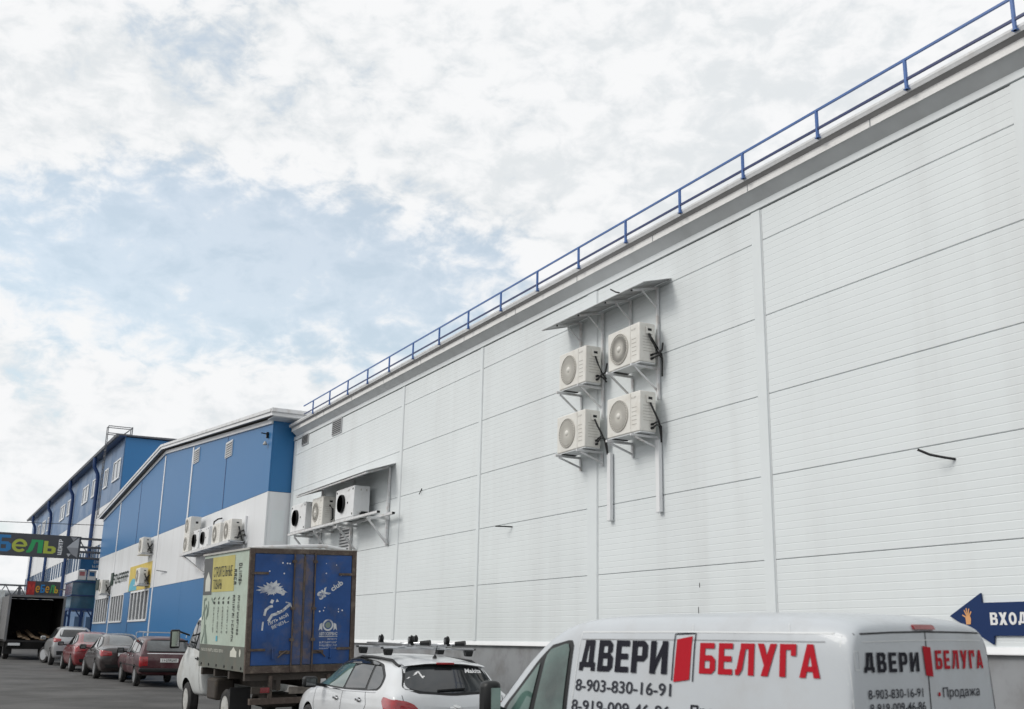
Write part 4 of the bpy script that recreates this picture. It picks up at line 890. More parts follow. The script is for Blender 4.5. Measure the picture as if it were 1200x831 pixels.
for q in (((.60, 1.19), (.42, 1.285), (.40, 1.285), (.44, 1.25)), ((.42, 1.285), (.395, 1.285), (.36, 1.20), (.385, 1.20)), ((.60, 1.19), (.34, 1.215), (.34, 1.23), (.57, 1.205))): st_.poly([fnr(*a) for a in q])
st_.build('window_sticker', SIGNWHITE, body)
put_text('window_lettering', 'Makita', .26, .055, lambda u, v: fnr(-.28-u, 1.268+v), SIGNWHITE, body, bold=.03, shear=.2)
patch(bv, 'F', [(-.62, 1.02), (.62, 1.02), (.5, 1.37), (-.5, 1.37)], CARGLASS, 'windscreen', body, off=.006, r=.05)
an = pj(bv, 'T', .78, -.02); MB().lathe([(.035, 0), (.02, .03), (.006, .05)], an, 'z', 10).build('aerial_base', BLACKP, body, smooth=40); MB().tube([an+Vector((0, 0, .04)), an+Vector((-.07, 0, .17))], .006, 6).build('aerial', BLACKP, body)
# roof bars and carriers: a rack of its own
rk = vehicle('roof_rack', 'black and silver cycle carriers on the roof of the white estate', 'roof rack', 13.65, -6.50, R(-.6))
ALU = pm('brushed_aluminium', (.55, .56, .58), .3, metal=.9, var=.05)
for x in (.95, 1.95):
    MB().box(x-.035, x+.035, -.70, .70, 1.555, 1.58).build('cross_bar', ALU, rk, bevel=.008)
    for sg in (-1, 1):
        MB().prism([(sg*.57, 1.47), (sg*.66, 1.47), (sg*.68, 1.553), (sg*.55, 1.553)], 'x', x-.05, x+.05).build('bar_foot', BLACKP, rk, bevel=.012)
        MB().box(x-.036, x+.036, sg*.70, sg*.712, 1.554, 1.581).build('end_cap', BLACKP, rk)
for y, (xa, xb) in ((.42, (.55, 2.2)), (-.12, (.55, 2.2))):
    MB().prism([(y-.05, 1.603), (y+.05, 1.603), (y+.055, 1.63), (y+.035, 1.635), (y+.02, 1.612), (y-.02, 1.612), (y-.035, 1.635), (y-.055, 1.63)], 'x', xa, xb).build('wheel_tray', ALU, rk)
    for x in (.62, 1.75):
        c = MB().lathe([(.030, -.03), (.048, -.026), (.048, .026), (.030, .03)], (x, y, 1.685), 'y', 14).build('strap_clamp', BLACKP, rk, smooth=40)
        MB().lathe([(.001, .032), (.026, .032)], (x, y, 1.685), 'y', 12).build('clamp_disc', ALU, c)
        MB().box(x-.03, x+.03, y-.04, y+.04, 1.612, 1.65).build('clamp_base', BLACKP, rk, bevel=.012)
        MB().tube([(x-.03, y, 1.64), (x-.065, y, 1.69), (x-.05, y, 1.735), (x-.01, y, 1.74)], .011, 6).build('wheel_claw', BLACKP, c, smooth=50)
    MB().tube([(1.2, y-.10, 1.625), (.95, y-.24, 1.64), (.88, y-.30, 1.645)], [.016, .016, .02], 8).build('frame_arm', ALU, rk, smooth=60)
    MB().tube([(.92, y-.27, 1.642), (.82, y-.38, 1.65)], [.03, .04], 8).build('arm_grip', BLACKP, rk, smooth=50)

# --- far parked cars
def small_car(name, label, kind, s, yc, pcol, L_=4.36, rz=0, metal=0, coat=.8, group='cars parked in the row', steer=0):
    P = paint('paint_'+name, pcol, .3, coat, metal, .2)
    c = vehicle(name, label, 'car', s, yc, rz, group)
    if kind == 'suv': ar, r_, hw = [(.86, .36, .40), (3.48, .36, .40)], .355, .79
    elif kind == 'lada': ar, r_, hw = [(.82, .29, .335), (3.24, .29, .335)], .29, .69
    else: ar, r_, hw = [(.88, .31, .35), (3.45, .31, .35)], .31, .745
    b, v = loft_body(sedan_like(kind), ar, P, c, wmax=.88 if kind != 'lada' else .80)
    for ax in 'LR':
        sg = 1 if ax == 'L' else -1
        if kind == 'suv':
            patch(v, ax, [(3.1, 1.03), (2.5, 1.46), (2.0, 1.535), (1.2, 1.53), (.62, 1.40), (.45, 1.22), (1.0, 1.10)], BLACKP, 'window_surround', b, off=.004, r=.05)
            patch(v, ax, [(2.95, 1.05), (2.45, 1.42), (2.02, 1.50), (1.98, 1.06)], GREYGLASS, 'front_window', b, off=.009, r=.03); patch(v, ax, [(1.92, 1.07), (1.95, 1.50), (1.25, 1.495), (1.1, 1.11)], GREYGLASS, 'rear_window', b, off=.009, r=.03); patch(v, ax, [(1.02, 1.125), (1.15, 1.48), (.66, 1.37), (.53, 1.23)], GREYGLASS, 'quarter_window', b, off=.009, r=.03)
            patch(v, ax, [(.04, .95), (.04, 1.10), (.34, 1.16), (.42, 1.10), (.22, .98)], REDLAMP, 'tail_lamp', b, off=.008, r=.02)
        elif kind == 'lada':
            for q, nm in (([(2.72, .93), (2.42, 1.30), (1.78, 1.35), (1.75, .93)], 'front_window'), ([(1.68, .93), (1.70, 1.35), (1.08, 1.345), (.98, .93)], 'rear_window'), ([(.90, .935), (.98, 1.335), (.52, 1.31), (.34, .96)], 'quarter_window')):
                patch(v, ax, q, BLACKP, 'window_surround', b, off=.003, r=.03); cx_ = sum(p[0] for p in q)/4; cz_ = sum(p[1] for p in q)/4
                patch(v, ax, [(cx_+(p[0]-cx_)*.93, cz_+(p[1]-cz_)*.92) for p in q], CARGLASS, nm, b, off=.008, r=.03)
            seam(v, ax, [(4.0, .58), (.1, .58)], b, .03, 'side_moulding', BLACKP, .006)
            patch(v, ax, [(.02, .58), (.02, .86), (.10, .86), (.10, .58)], REDLAMP, 'tail_lamp', b, off=.008)
        else:
            patch(v, ax, [(3.05, .92), (2.5, 1.29), (2.0, 1.37), (1.4, 1.33), (.92, 1.12), (.82, 1.0), (1.2, .955)], BLACKP, 'window_surround', b, off=.004, r=.05)
            patch(v, ax, [(2.9, .94), (2.45, 1.26), (1.98, 1.34), (1.93, .945)], GREYGLASS, 'front_window', b, off=.009, r=.03); patch(v, ax, [(1.87, .95), (1.92, 1.34), (1.42, 1.305), (1.0, 1.10), (1.02, .98)], GREYGLASS, 'rear_window', b, off=.009, r=.03)
            patch(v, ax, [(.03, .72), (.03, .92), (.34, .93), (.30, .82)], REDLAMP, 'tail_lamp', b, off=.008, r=.02)
        xs_ = {'suv': (3.1, 1.95, 1.0), 'lada': (2.76, 1.72, .95), 'sedan': (3.0, 1.9, 1.0)}[kind]
        for x in xs_: seam(v, ax, [(x, .9), (x+.04, .6), (x-.02, .36)], b, .012)
        for x in xs_[1:]: handle(v, ax, x+.22, .86 if kind != 'suv' else .98, b, P if kind != 'lada' else CHROME)
        mirror(b, xs_[0]-.22, sg*(.90 if kind != 'lada' else .84), .98 if kind != 'suv' else 1.10, sg, P if kind == 'suv' else BLACKP)
        for x, _, _ in ar: wheel(c, x, sg*hw, r_, sg, .2 if kind != 'lada' else .165, steer if x > 2 else 0, spokes=5 if kind != 'lada' else 8)
    if kind == 'suv':
        patch(v, 'B', [(-.64, 1.18), (.64, 1.18), (.58, 1.48), (-.58, 1.48)], CARGLASS, 'rear_window_glass', b, off=.008, r=.06); tz = (.94, 1.08); pz = .82
        for sg in (-1, 1): patch(v, 'B', [(sg*.84, .95), (sg*.58, .98), (sg*.56, 1.10), (sg*.80, 1.13)], REDLAMP, 'tail_lamp', b, off=.010, r=.02)
        patch(v, 'B', [(-.70, .44), (.70, .44), (.72, .60), (-.72, .60)], BLACKP, 'lower_bumper', b, off=.008, r=.03)
    elif kind == 'lada':
        patch(v, 'B', [(-.67, .985), (.67, .985), (.60, 1.345), (-.60, 1.345)], BLACKP, 'rear_window_surround', b, off=.004, r=.05); patch(v, 'B', [(-.62, 1.02), (.62, 1.02), (.565, 1.31), (-.565, 1.31)], GREYGLASS, 'rear_window_glass', b, off=.009, r=.05); pz = .76
        for sg in (-1, 1): patch(v, 'B', [(sg*.745, .60), (sg*.56, .60), (sg*.56, .86), (sg*.745, .86)], REDLAMP, 'tail_lamp', b, off=.012, r=.01)
        MB().box(-.075, .03, -.80, .80, .43, .54).build('rear_bumper', BLACKP, c, bevel=.03); seam(v, 'B', [(.76, .95), (-.76, .95)], b, .015, 'chrome_strip', CHROME, .008)
        for y in (-.45, .45):
            pass
        for x in (.75, 1.95):
            MB().box(x-.015, x+.015, -.60, .60, 1.53, 1.555).build('roof_bar', ALU, b)
            for sg in (-1, 1): MB().tube([(x, sg*.60, 1.54), (x, sg*.64, 1.50), (x, sg*.63, 1.40)], .012, 6).build('bar_foot', ALU, b)
        for sg in (-1, 1): MB().tube([(.75, sg*.55, 1.56), (1.95, sg*.55, 1.56)], .01, 6).build('roof_bar', ALU, b)
    else:
        patch(v, 'B', [(-.56, 1.08), (.56, 1.08), (.47, 1.38), (-.47, 1.38)], GREYGLASS, 'rear_window_glass', b, off=.008, r=.06); pz = .80
        for sg in (-1, 1): patch(v, 'B', [(sg*.76, .74), (sg*.44, .76), (sg*.46, .89), (sg*.76, .92)], REDLAMP, 'tail_lamp', b, off=.010, r=.03)
        patch(v, 'B', [(-.60, .36), (.60, .36), (.64, .48), (-.64, .48)], BLACKP, 'lower_bumper', b, off=.008, r=.03)
        seam(v, 'B', [(.70, .97), (.44, .74), (-.44, .74), (-.70, .97)], b, .010)
    number_plate(v, b, 0 if kind != 'lada' else -.05, pz)
    patch(v, 'F', {'suv': [(-.62, 1.14), (.62, 1.14), (.5, 1.5), (-.5, 1.5)], 'lada': [(-.6, 1.0), (.6, 1.0), (.54, 1.36), (-.54, 1.36)], 'sedan': [(-.6, 1.02), (.6, 1.02), (.48, 1.38), (-.48, 1.38)]}[kind], CARGLASS, 'windscreen', b, off=.006, r=.05)
    return c
small_car('boxy_estate', 'maroon boxy estate car with thin roof bars in the parked row', 'lada', 34.05, -6.83, (.065, .011, .018), coat=.35)
small_car('dark_saloon', 'dark brown saloon parked between the maroon estate and the red saloon', 'sedan', 38.7, -6.42, (.022, .013, .014))
small_car('red_saloon', 'dark red saloon parked behind the silver crossover', 'sedan', 44.3, -6.32, (.20, .012, .018))
small_car('silver_crossover', 'silver crossover with its front wheels turned out next to the open truck', 'suv', 51.2, -6.35, (.42, .425, .43), metal=.4, steer=R(28))

# --- white panel van with door company lettering
VANW = paint('white_van_paint', (.51, .54, .57), .40, .25, dirt=.25, dcol=(.42, .41, .40), var=.02)
van = thing('panel_van', 'white panel van with door company lettering in front of the wall', 'van', (5.655, -6.398, 0), rot=(R(-.9), 0, R(10.2)))
ST = [(0.0, .50, .80, 1.22, 1.84, .76, .86, .85, .80), (.012, .42, .80, 1.24, 1.885, .85, .93, .91, .845), (.05, .38, .80, 1.24, 1.925, .88, .945, .925, .85), (.20, .35, .80, 1.24, 1.965, .90, .95, .93, .855), (.6, .33, .80, 1.24, 1.985, .90, .95, .935, .855), (1.4, .32, .80, 1.24, 1.992, .90, .95, .935, .855), (2.3, .32, .80, 1.24, 1.99, .90, .95, .935, .85),
      (2.75, .32, .80, 1.23, 1.965, .90, .95, .935, .81), (3.05, .32, .80, 1.21, 1.905, .90, .95, .93, .80), (3.4, .32, .80, 1.17, 1.715, .90, .95, .925, .79), (3.75, .32, .80, 1.12, 1.42, .90, .95, .91, .76), (4.05, .32, .78, 1.02, 1.18, .90, .945, .87, .70), (4.4, .33, .74, .90, .99, .86, .90, .80, .62), (4.66, .36, .66, .76, .80, .74, .78, .70, .5), (4.78, .44, .58, .64, .67, .58, .60, .54, .4)]
vb, vv = loft_body(ST, [(.88, .33, .38), (3.95, .33, .38)], VANW, van, wmax=.95, drop=.055)
for ax in 'LR':
    sg = 1 if ax == 'L' else -1
    patch(vv, ax, [(2.80, 1.10), (2.80, 1.765), (3.08, 1.745), (3.28, 1.60), (3.72, 1.18), (3.75, 1.06), (3.3, 1.03)], BLACKP, 'window_surround', vb, off=.005, r=.06, nr=18, nc=14)
    patch(vv, ax, [(2.845, 1.12), (2.845, 1.735), (3.07, 1.715), (3.17, 1.64), (3.24, 1.07)], GREENGLASS, 'door_window', vb, off=.012, r=.05, nr=14)
    patch(vv, ax, [(3.31, 1.10), (3.245, 1.575), (3.63, 1.20), (3.66, 1.10)], GREENGLASS, 'quarter_window', vb, off=.012, r=.03)
    seam(vv, ax, [(2.72, 1.83), (2.735, 1.3), (2.72, .4)], vb, .008, mat=SOFFIT); seam(vv, ax, [(3.62, .98), (3.55, .6), (3.3, .4)], vb, .008)
    seam(vv, ax, [(2.70, 1.768), (1.5, 1.772), (.22, 1.768)], vb, .008, 'side_crease', PLINTH); seam(vv, ax, [(2.72, 1.828), (1.5, 1.832), (.16, 1.826)], vb, .012, 'roof_gutter', SOFFIT)
    wheel(van, .88, sg*.83, .33, sg, .2, spokes=6); wheel(van, 3.95, sg*.83, .33, sg, .2, spokes=6)
    m = MB().box(3.60, 3.76, sg*.985, sg*1.16, 1.10, 1.40).build('door_mirror', BLACKP, vb, bevel=.055, seg=3); MB().bar((3.68, sg*.9, 1.12), (3.68, sg*1.02, 1.17), .08, .05).build('mirror_stalk', BLACKP, m)
    MB().box(3.594, 3.5995, sg*1.02, sg*1.125, 1.16, 1.34).build('mirror_glass', CHROME, m)
    seam(vv, ax, [(3.4, .62), (.3, .62)], vb, .09, 'side_moulding', BLACKP, .012)
for x in (1.42, .52): seam(vv, 'L', [(x, 1.83), (x+.01, 1.865), (x+.02, 1.89)], vb, .006, 'roof_joint', SOFFIT)
INK = pm('dark_van_lettering', (.010, .010, .018), .5, var=.02, spec=.15); REDINK = pm('red_van_lettering', (.44, .006, .018), .5, var=.03, spec=.15); GREYINK = pm('grey_van_lettering', (.035, .037, .048), .5, var=.03, spec=.15)
vf = lambda x0, z0: (lambda u, v: tuple(pj(vv, 'L', x0-u, z0+v, .007)))
def van_text(body, x0, x1, z0, z1, mat, bold=.0):
    if bold > .02: return put_glyphs('lettering', body, x0-x1, z1-z0, vf(x0, z0), mat, vb, (0, 1, 0))
    return put_text('lettering', body, x0-x1, z1-z0, vf(x0, z0), mat, vb, bold)
# heavy condensed capitals drawn as strokes so the shapes follow the lettering on the van
van_text('ДВЕРИ', 2.69, 1.66, 1.515, 1.762, INK, .042)
van_text('БЕЛУГА', 1.33, .25, 1.53, 1.752, REDINK, .055)
van_text('8-903-830-16-91', 2.71, 1.605, 1.352, 1.448, GREYINK, .012); van_text('8-919-009-46-86', 2.735, 1.61, 1.19, 1.284, GREYINK, .012)
van_text('Продажа', 1.40, .85, 1.19, 1.305, INK, .015)
MB().poly([tuple(pj(vv, 'L', 1.475+.022*math.cos(a), 1.235+.022*math.sin(a), .007)) for a in [2*math.pi*k/12 for k in range(12)]]).build('bullet', REDINK, vb)
MB().poly([tuple(pj(vv, 'L', x, z, .008)) for x, z in ((1.585, 1.46), (1.57, 1.775), (1.415, 1.80), (1.425, 1.482))]).build('door_emblem', REDINK, vb)
seam(vv, 'L', [(1.605, 1.47), (1.595, 1.815), (1.385, 1.822), (1.392, 1.47)], vb, .010, 'door_emblem_frame', INK, .007)
rf = lambda y0, z0: (lambda u, v: tuple(pj(vv, 'B', y0-u, z0+v, .007)))
def rear_text(body, y0, y1, z0, z1, mat, bold=0):
    if bold > .02: return put_glyphs('lettering', body, y0-y1, z1-z0, rf(y0, z0), mat, vb, (-1, 0, 0), gap=.22)
    return put_text('lettering', body, y0-y1, z1-z0, rf(y0, z0), mat, vb, bold)
rear_text('ДВЕРИ', .76, .115, 1.572, 1.702, INK, .03); rear_text('БЕЛУГА', -.10, -.75, 1.585, 1.715, REDINK, .03)
rear_text('8-903-830-16-91', .735, .09, 1.402, 1.462, GREYINK, .006); rear_text('8-919-009-46-86', .725, .07, 1.312, 1.372, GREYINK, .006)
rear_text('Продажа', -.165, -.66, 1.375, 1.46, GREYINK, .006)
for z in (1.415,): MB().poly([tuple(pj(vv, 'B', -.115+.015*math.cos(a), z+.015*math.sin(a), .007)) for a in [2*math.pi*k/12 for k in range(12)]]).build('bullet', REDINK, vb)
MB().poly([tuple(pj(vv, 'B', y, z, .008)) for y, z in ((.055, 1.745), (-.045, 1.735), (-.055, 1.535), (.035, 1.545))]).build('door_emblem', REDINK, vb)
seam(vv, 'B', [(.87, 1.818), (.4, 1.835), (0, 1.842), (-.4, 1.842), (-.84, 1.838)], vb, .012); seam(vv, 'B', [(.86, 1.768), (0, 1.785), (-.85, 1.785)], vb, .008, mat=SOFFIT)
seam(vv, 'B', [(0, 1.84), (0, .5)], vb, .012); seam(vv, 'B', [(-.83, 1.838), (-.85, 1.70), (-.885, 1.3), (-.89, .6)], vb, .014); seam(vv, 'B', [(.87, 1.82), (.885, 1.5), (.90, .6)], vb, .010, mat=SOFFIT)
p = pj(vv, 'B', .02, 1.885, 0)
MB().add([(pj(vv, 'B', y, z, o_)) for o_ in (-.01, .02) for y, z in ((.14, 1.858), (.14, 1.884), (.12, 1.892), (-.10, 1.892), (-.12, 1.884), (-.12, 1.858))], [tuple(range(6)), tuple(range(6, 12))]+[(i, (i+1) % 6, 6+(i+1) % 6, 6+i) for i in range(6)]).build('brake_light', REDDK, vb)
for z in (1.65, .9):
    q = pj(vv, 'B', -.88, z, .0); MB().box(q.x-.02, q.x+.06, -.925, -.87, z-.06, z+.06).build('door_hinge', BLACKP, vb, bevel=.012)
    seam(vv, 'B', [(.845, z-.06), (.845, z+.06), (.80, z+.06), (.80, z-.06), (.845, z-.06)], vb, .006, 'hinge_cover_joint', SOFFIT)
for sg in (1, -1): patch(vv, 'B', [(sg*.93, .75), (sg*.80, .75), (sg*.79, 1.15), (sg*.91, 1.15)], REDLAMP, 'tail_lamp', vb, off=.012, r=.02)
number_plate(vv, vb, .35, .75); MB().box(-.06, .1, -.90, .90, .36, .55).build('rear_bumper', BLACKP, van, bevel=.04)
patch(vv, 'F', [(-.80, 1.14), (.80, 1.14), (.68, 1.78), (-.68, 1.78)], CARGLASS, 'windscreen', vb, off=.006, r=.06)

# --- box truck with advertising sides and blue rear doors
TRW = paint('white_truck_paint', (.62, .64, .63), .38, .4, dirt=.45, dcol=(.33, .30, .26)); MINT = pm('pale_green_advert', (.44, .52, .44), .5, var=.04, dirt=(.35, .36, .30), dirtamt=.3, dscale=3)
OLIVE = pm('olive_grey_band', (.115, .125, .105), .55, var=.06, dirt=(.2, .18, .15), dirtamt=.5, dscale=4); ADGREY = pm('advert_grey', (.10, .105, .105), .55, var=.05); ADYEL = pm('advert_yellow', (.50, .44, .13), .5, var=.04, dirt=(.4, .36, .2), dirtamt=.3)
ADINK = pm('advert_ink', (.035, .04, .035), .6); ADPALE = pm('advert_pale', (.62, .62, .55), .5); ADDK = pm('advert_line_green', (.20, .26, .22), .6)
RUST = pm('rusty_frame', (.075, .055, .046), .8, var=.3, vscale=6, bump=.5, bscale=30, dirt=(.21, .17, .14), dirtamt=.85, dscale=6, dlo=.45, dhi=.68)
DOORB = pm('worn_blue_door', (.026, .085, .27), .5, var=.12, vscale=2, spec=.3, dirt=(.12, .12, .14), dirtamt=.6, dscale=3.2, dlo=.50, dhi=.74)
FADED = pm('faded_white_print', (.62, .64, .66), .55, var=.06, vscale=4, dirt=(.10, .13, .24), dirtamt=.9, dscale=7, dlo=.50, dhi=.70)
POSTB = pm('faded_blue_door', (.045, .07, .16), .55, var=.15, vscale=3, dirt=(.16, .12, .10), dirtamt=.85, dscale=5)
tk = vehicle('box_truck', 'box truck with green advertising side and worn blue rear doors', 'truck', 19.86, -6.37, R(3.0))
tk.rotation_euler.x = R(-2.0)
BZ0, BZ1, BW, BL = 1.05, 3.19, 1.02, 2.92
cb = MB().box(0.03, BL, -BW, BW, BZ0, BZ1).build('cargo_box', MINT, tk)
MB().box(.0, BL+.02, -BW-.03, BW+.03, BZ1, BZ1+.035).build('roof_cap', pm('grey_roof_tarp', (.45, .44, .41), .6, var=.1), cb)
MB().tube([(.3, -BW*.9, BZ1+.05), (.1, -.4, BZ1+.1), (.06, .3, BZ1+.07), (.25, BW*.9, BZ1+.04)], .035, 8).build('roof_pipe', BRACKET, cb, smooth=50)
yl = BW+.004
AK = 2.92/3.82
def ad(poly, mat, name, o_=0): return MB().poly([(BL-u*AK, yl+o_, BZ0+v) for u, v in poly]).build(name, mat, cb)
rect = lambda a, b, c, d: [(a, c), (b, c), (b, d), (a, d)]
ad(rect(.0, 3.78, .0, .43), OLIVE, 'advert_band'); ad(rect(.02, .78, 1.37, 2.085), ADGREY, 'advert_strip'); ad(rect(.785, 2.65, 1.42, 2.085), ADYEL, 'advert_block')
ad([(.22, 1.44), (.66, 1.44), (.66, 1.66), (.44, 1.82), (.22, 1.66)], ADPALE, 'house_mark', .003); ad(rect(.04, .78, 1.375, 1.42), ADGREY, 'advert_strip', .002)
sf = lambda u0, v0: (lambda u, v: (BL-(u0+u)*AK, yl+.004, BZ0+v0+v))
put_text('lettering', 'СТРОИТЕЛЬНЫЕ', 1.55, .20, sf(.92, 1.70), ADINK, cb, .0); put_text('lettering', 'ТОВАРЫ', .72, .19, sf(.92, 1.47), ADINK, cb, .0)
put_scribble('small_print', 1.9, .055, 26, 3, sf(.2, .30), ADPALE, cb); ad([(2.65, .24), (3.15, .24), (3.15, .34), (3.05, .36), (2.9, .42), (2.75, .36), (2.65, .34)], ADPALE, 'crest_mark', .004)
ad([(3.4+.06*math.cos(2*math.pi*k/12), .32+.07*math.sin(2*math.pi*k/12)) for k in range(12)], ADPALE, 'round_mark', .004)
def vscrib(u0, v0, ln, wd, n, seed, mat=ADINK):
    vs, fs = scribble(ln, wd, n, seed); MB().add([(BL-(u0+v)*AK, yl+.004, BZ0+v0+ln-u) for u, v in vs], fs).build('small_print', mat, cb)
for i, u in enumerate((1.05, 1.42, 1.80, 2.22)):
    vscrib(u, .64, .50, .075, 9, 10+i); ad(rect(u+.0, u+.11, 1.19, 1.24), ADINK, 'tick_mark', .004); ad([(u, 1.26), (u+.12, 1.30), (u+.12, 1.33), (u, 1.28)], ADINK, 'tick_mark', .004)
    ad(rect(u-.02, u+.10, .50, .60), [ADINK, CYAN, ADPALE, ADPALE][i], 'tick_mark', .004) if i == 1 else None
vscrib(2.62, .50, .85, .16, 13, 30); vscrib(2.62, 1.52, .3, .2, 4, 31); vscrib(3.02, .62, .72, .14, 12, 32); vscrib(3.0, 1.5, .42, .22, 6, 33)
mb = MB()
for pts in ([(.12, .45), (.30, .62), (.34, .85), (.26, 1.05), (.40, 1.18), (.52, 1.08), (.45, .9)], [(.5, .45), (.42, .6), (.44, .8)], [(.1, .9), (.22, 1.1), (.2, 1.28), (.38, 1.3)], [(.55, .95), (.62, 1.1), (.58, 1.25)], [(.85, 1.3), (1.02, 1.22)]):
    for a, b in zip(pts[:-1], pts[1:]):
        a, b = Vector(a), Vector(b); t = Vector((-(b-a).y, (b-a).x)).normalized()*.022; mb.poly([(BL-q.x*AK, yl+.004, BZ0+q.y) for q in (a-t, a+t, b+t, b-t)])
mb.build('line_drawing', ADDK, cb); ad([(.42, .44), (.66, .44), (.55, .60), (.44, .72)], ADDK, 'line_drawing', .003)
mb = MB()
for k in range(6): mb.lathe([(.025, 0), (.025, .012), (.001, .014)], (BL-.2-.5*k, yl, BZ0+.06), 'y', 8)
mb.build('tarp_eyelets', BLACKP, cb)
# rear frame and doors
for y0, y1 in ((-BW-.012, -BW+.075), (BW-.075, BW+.012)): MB().box(-.02, .05, y0, y1, BZ0-.02, BZ1+.02).build('rear_frame_post', RUST, cb)
MB().box(-.02, .05, -BW+.077, BW-.077, BZ1-.065, BZ1+.02).build('rear_frame_beam', RUST, cb); MB().box(-.02, .05, -BW+.077, BW-.077, BZ0-.02, BZ0+.10).build('rear_frame_beam', RUST, cb)
for sg in (1, -1):
    d_ = MB().box(-.012, .03, sg*.19, sg*(BW-.083), BZ0+.11, BZ1-.072).build('rear_door', DOORB, cb, bevel=.008)
    MB().box(-.03, .03, sg*.018, sg*.182, BZ0+.11, BZ1-.072).build('door_stile', POSTB, d_, bevel=.008)
    MB().tube([(-.045, sg*.20, BZ0+.0), (-.045, sg*.20, BZ1-.03)], .016, 8).build('lock_rod', RUST, d_, smooth=50)
    for z in (BZ0+.55, BZ0+1.1, BZ1-.2): MB().box(-.06, -.012, sg*.16, sg*.24, z-.025, z+.025).build('rod_keeper', RUST, d_)
    for z in (BZ0+.38, BZ1-.42): MB().box(-.035, -.02, sg*(BW-.34), sg*(BW-.02), z-.022, z+.022).build('hinge_strap', RUST, d_); 
    MB().box(-.03, -.013, sg*.22, sg*.42, BZ0+.30, BZ0+.36).build('latch_plate', RUST, d_)
    MB().tube([(-.04, sg*.28, BZ0+.36), (-.06, sg*.36, BZ0+.32), (-.05, sg*.45, BZ0+.24)], .014, 6).build('latch_lever', RUST, d_, smooth=50)
    mbh = MB().tube([(-.015, sg*.54, BZ0+.22), (-.06, sg*.55, BZ0+.22), (-.06, sg*.55, BZ0+.38), (-.015, sg*.54, BZ0+.38)], .018, 6).build('grab_handle', DOORB, d_, smooth=50)
    rd = random.Random(5+sg)
    mb = MB()
    for k in range(10): y = sg*rd.uniform(.28, .8); z = BZ0+rd.choice((1.05, 1.1, 1.72, 1.74, 1.9))+rd.uniform(-.02, .02); mb.lathe([(rd.uniform(.008, .016), -.0145), (.001, -.015)], (0, y, z), 'x', 8)
    mb.build('paint_chips', SIGNWHITE, d_)
MB().box(-.035, -.03, -.017, .017, BZ0+.1, BZ1-.1).build('door_gasket', RUST, cb)
fx = -.0145
def rp(poly, mat, name): return MB().poly([(fx, y, BZ0+z) for y, z in poly]).build(name, mat, cb)
# spiky splash drawing on the left door
rd = random.Random(4); sp = []
for k in range(34):
    a = math.pi*2*k/34; r_ = (1.0 if k % 2 else .66)*(1+.18*rd.uniform(-1, 1)); 
    if 3.6 < a < 5.6: r_ *= .55
    sp.append((.60-.27*r_*math.cos(a), 1.42+.17*r_*math.sin(a)))
rp(sp, FADED, 'splash_drawing'); rp([(.42, 1.33), (.40, 1.44), (.34, 1.40), (.37, 1.33)], FADED, 'splash_drawing')
for q in ([(.60, 1.26), (.63, 1.20), (.58, 1.18), (.55, 1.24)], [(.50, 1.27), (.52, 1.21), (.46, 1.22)]): rp(q, FADED, 'splash_drawing')
def stroke(mb, pts, w):
    for a, b in zip(pts[:-1], pts[1:]):
        a, b = Vector(a), Vector(b); t = Vector((-(b-a).y, (b-a).x)).normalized()*w/2; e = (b-a).normalized()*w*.2
        mb.poly([(fx, q.x, BZ0+q.y) for q in (a-t-e, a+t-e, b+t+e, b-t+e)])
for pts, w_s in (([(.72, .98), (.70, 1.07), (.64, 1.12), (.58, 1.14)], .045), ([(.75, .72), (.74, .86)], .03), ([(.64, .88), (.58, .98), (.48, 1.01), (.38, 1.06), (.30, 1.13), (.25, 1.17)], .05), ([(.33, 1.21), (.24, 1.19), (.22, 1.12)], .02)):
    mb = MB(); stroke(mb, pts, w_s); mb.build('swimmer_drawing', FADED, cb)
def rtext(body, y0, z0, w, h, ang, bold=.02):
    ca, sa = math.cos(ang), math.sin(ang); put_text('lettering', body, w, h, lambda u, v: (fx, y0-(u*ca-v*sa), BZ0+z0+u*sa+v*ca), FADED, cb, bold)
rtext('ПУТЬ МОЙ', .63, .80, .40, .07, R(24), .03); rtext('ВЕЧЕН...', .56, .73, .33, .06, R(24), .03)
rtext('SK', -.33, 1.24, .25, .15, R(33), .05); rtext('club', -.565, 1.40, .26, .10, R(33), .03)
mb = MB()
for r0, r1 in ((.075, .105), (0.0, .0)):
    if r1: 
        for k in range(24):
            a, b = 2*math.pi*k/24, 2*math.pi*(k+1)/24; mb.poly([(fx, -.50+r*math.cos(t), BZ0+.80+r*math.sin(t)) for r, t in ((r0, a), (r1, a), (r1, b), (r0, b))])
mb.build('round_emblem', FADED, cb); rp([(-.50+.055*math.cos(2*math.pi*k/12), .80+.055*math.sin(2*math.pi*k/12)) for k in range(12)], ADDK, 'round_emblem')
for sg in (1, -1): rp([(-.50+sg*.11, .84), (-.50+sg*.16, .82), (-.50+sg*.18, .70), (-.50+sg*.145, .735), (-.50+sg*.11, .70)], FADED, 'emblem_ribbon')
rtext('АВТОСЕРВИС', -.33, .615, .36, .06, 0, .03); rp([(-.33, .59), (-.69, .59), (-.69, .602), (-.33, .602)], FADED, 'rule_line')
for (y0, z0, w, h, n, sd) in ((-.50, .535, .19, .03, 7, 41), (-.34, .475, .35, .035, 14, 42), (-.34, .42, .35, .035, 14, 43), (-.34, .375, .34, .02, 18, 44)): put_scribble('small_print', w, h, n, sd, (lambda y0, z0: lambda u, v: (fx, y0-u, BZ0+z0+v))(y0, z0), FADED, cb)
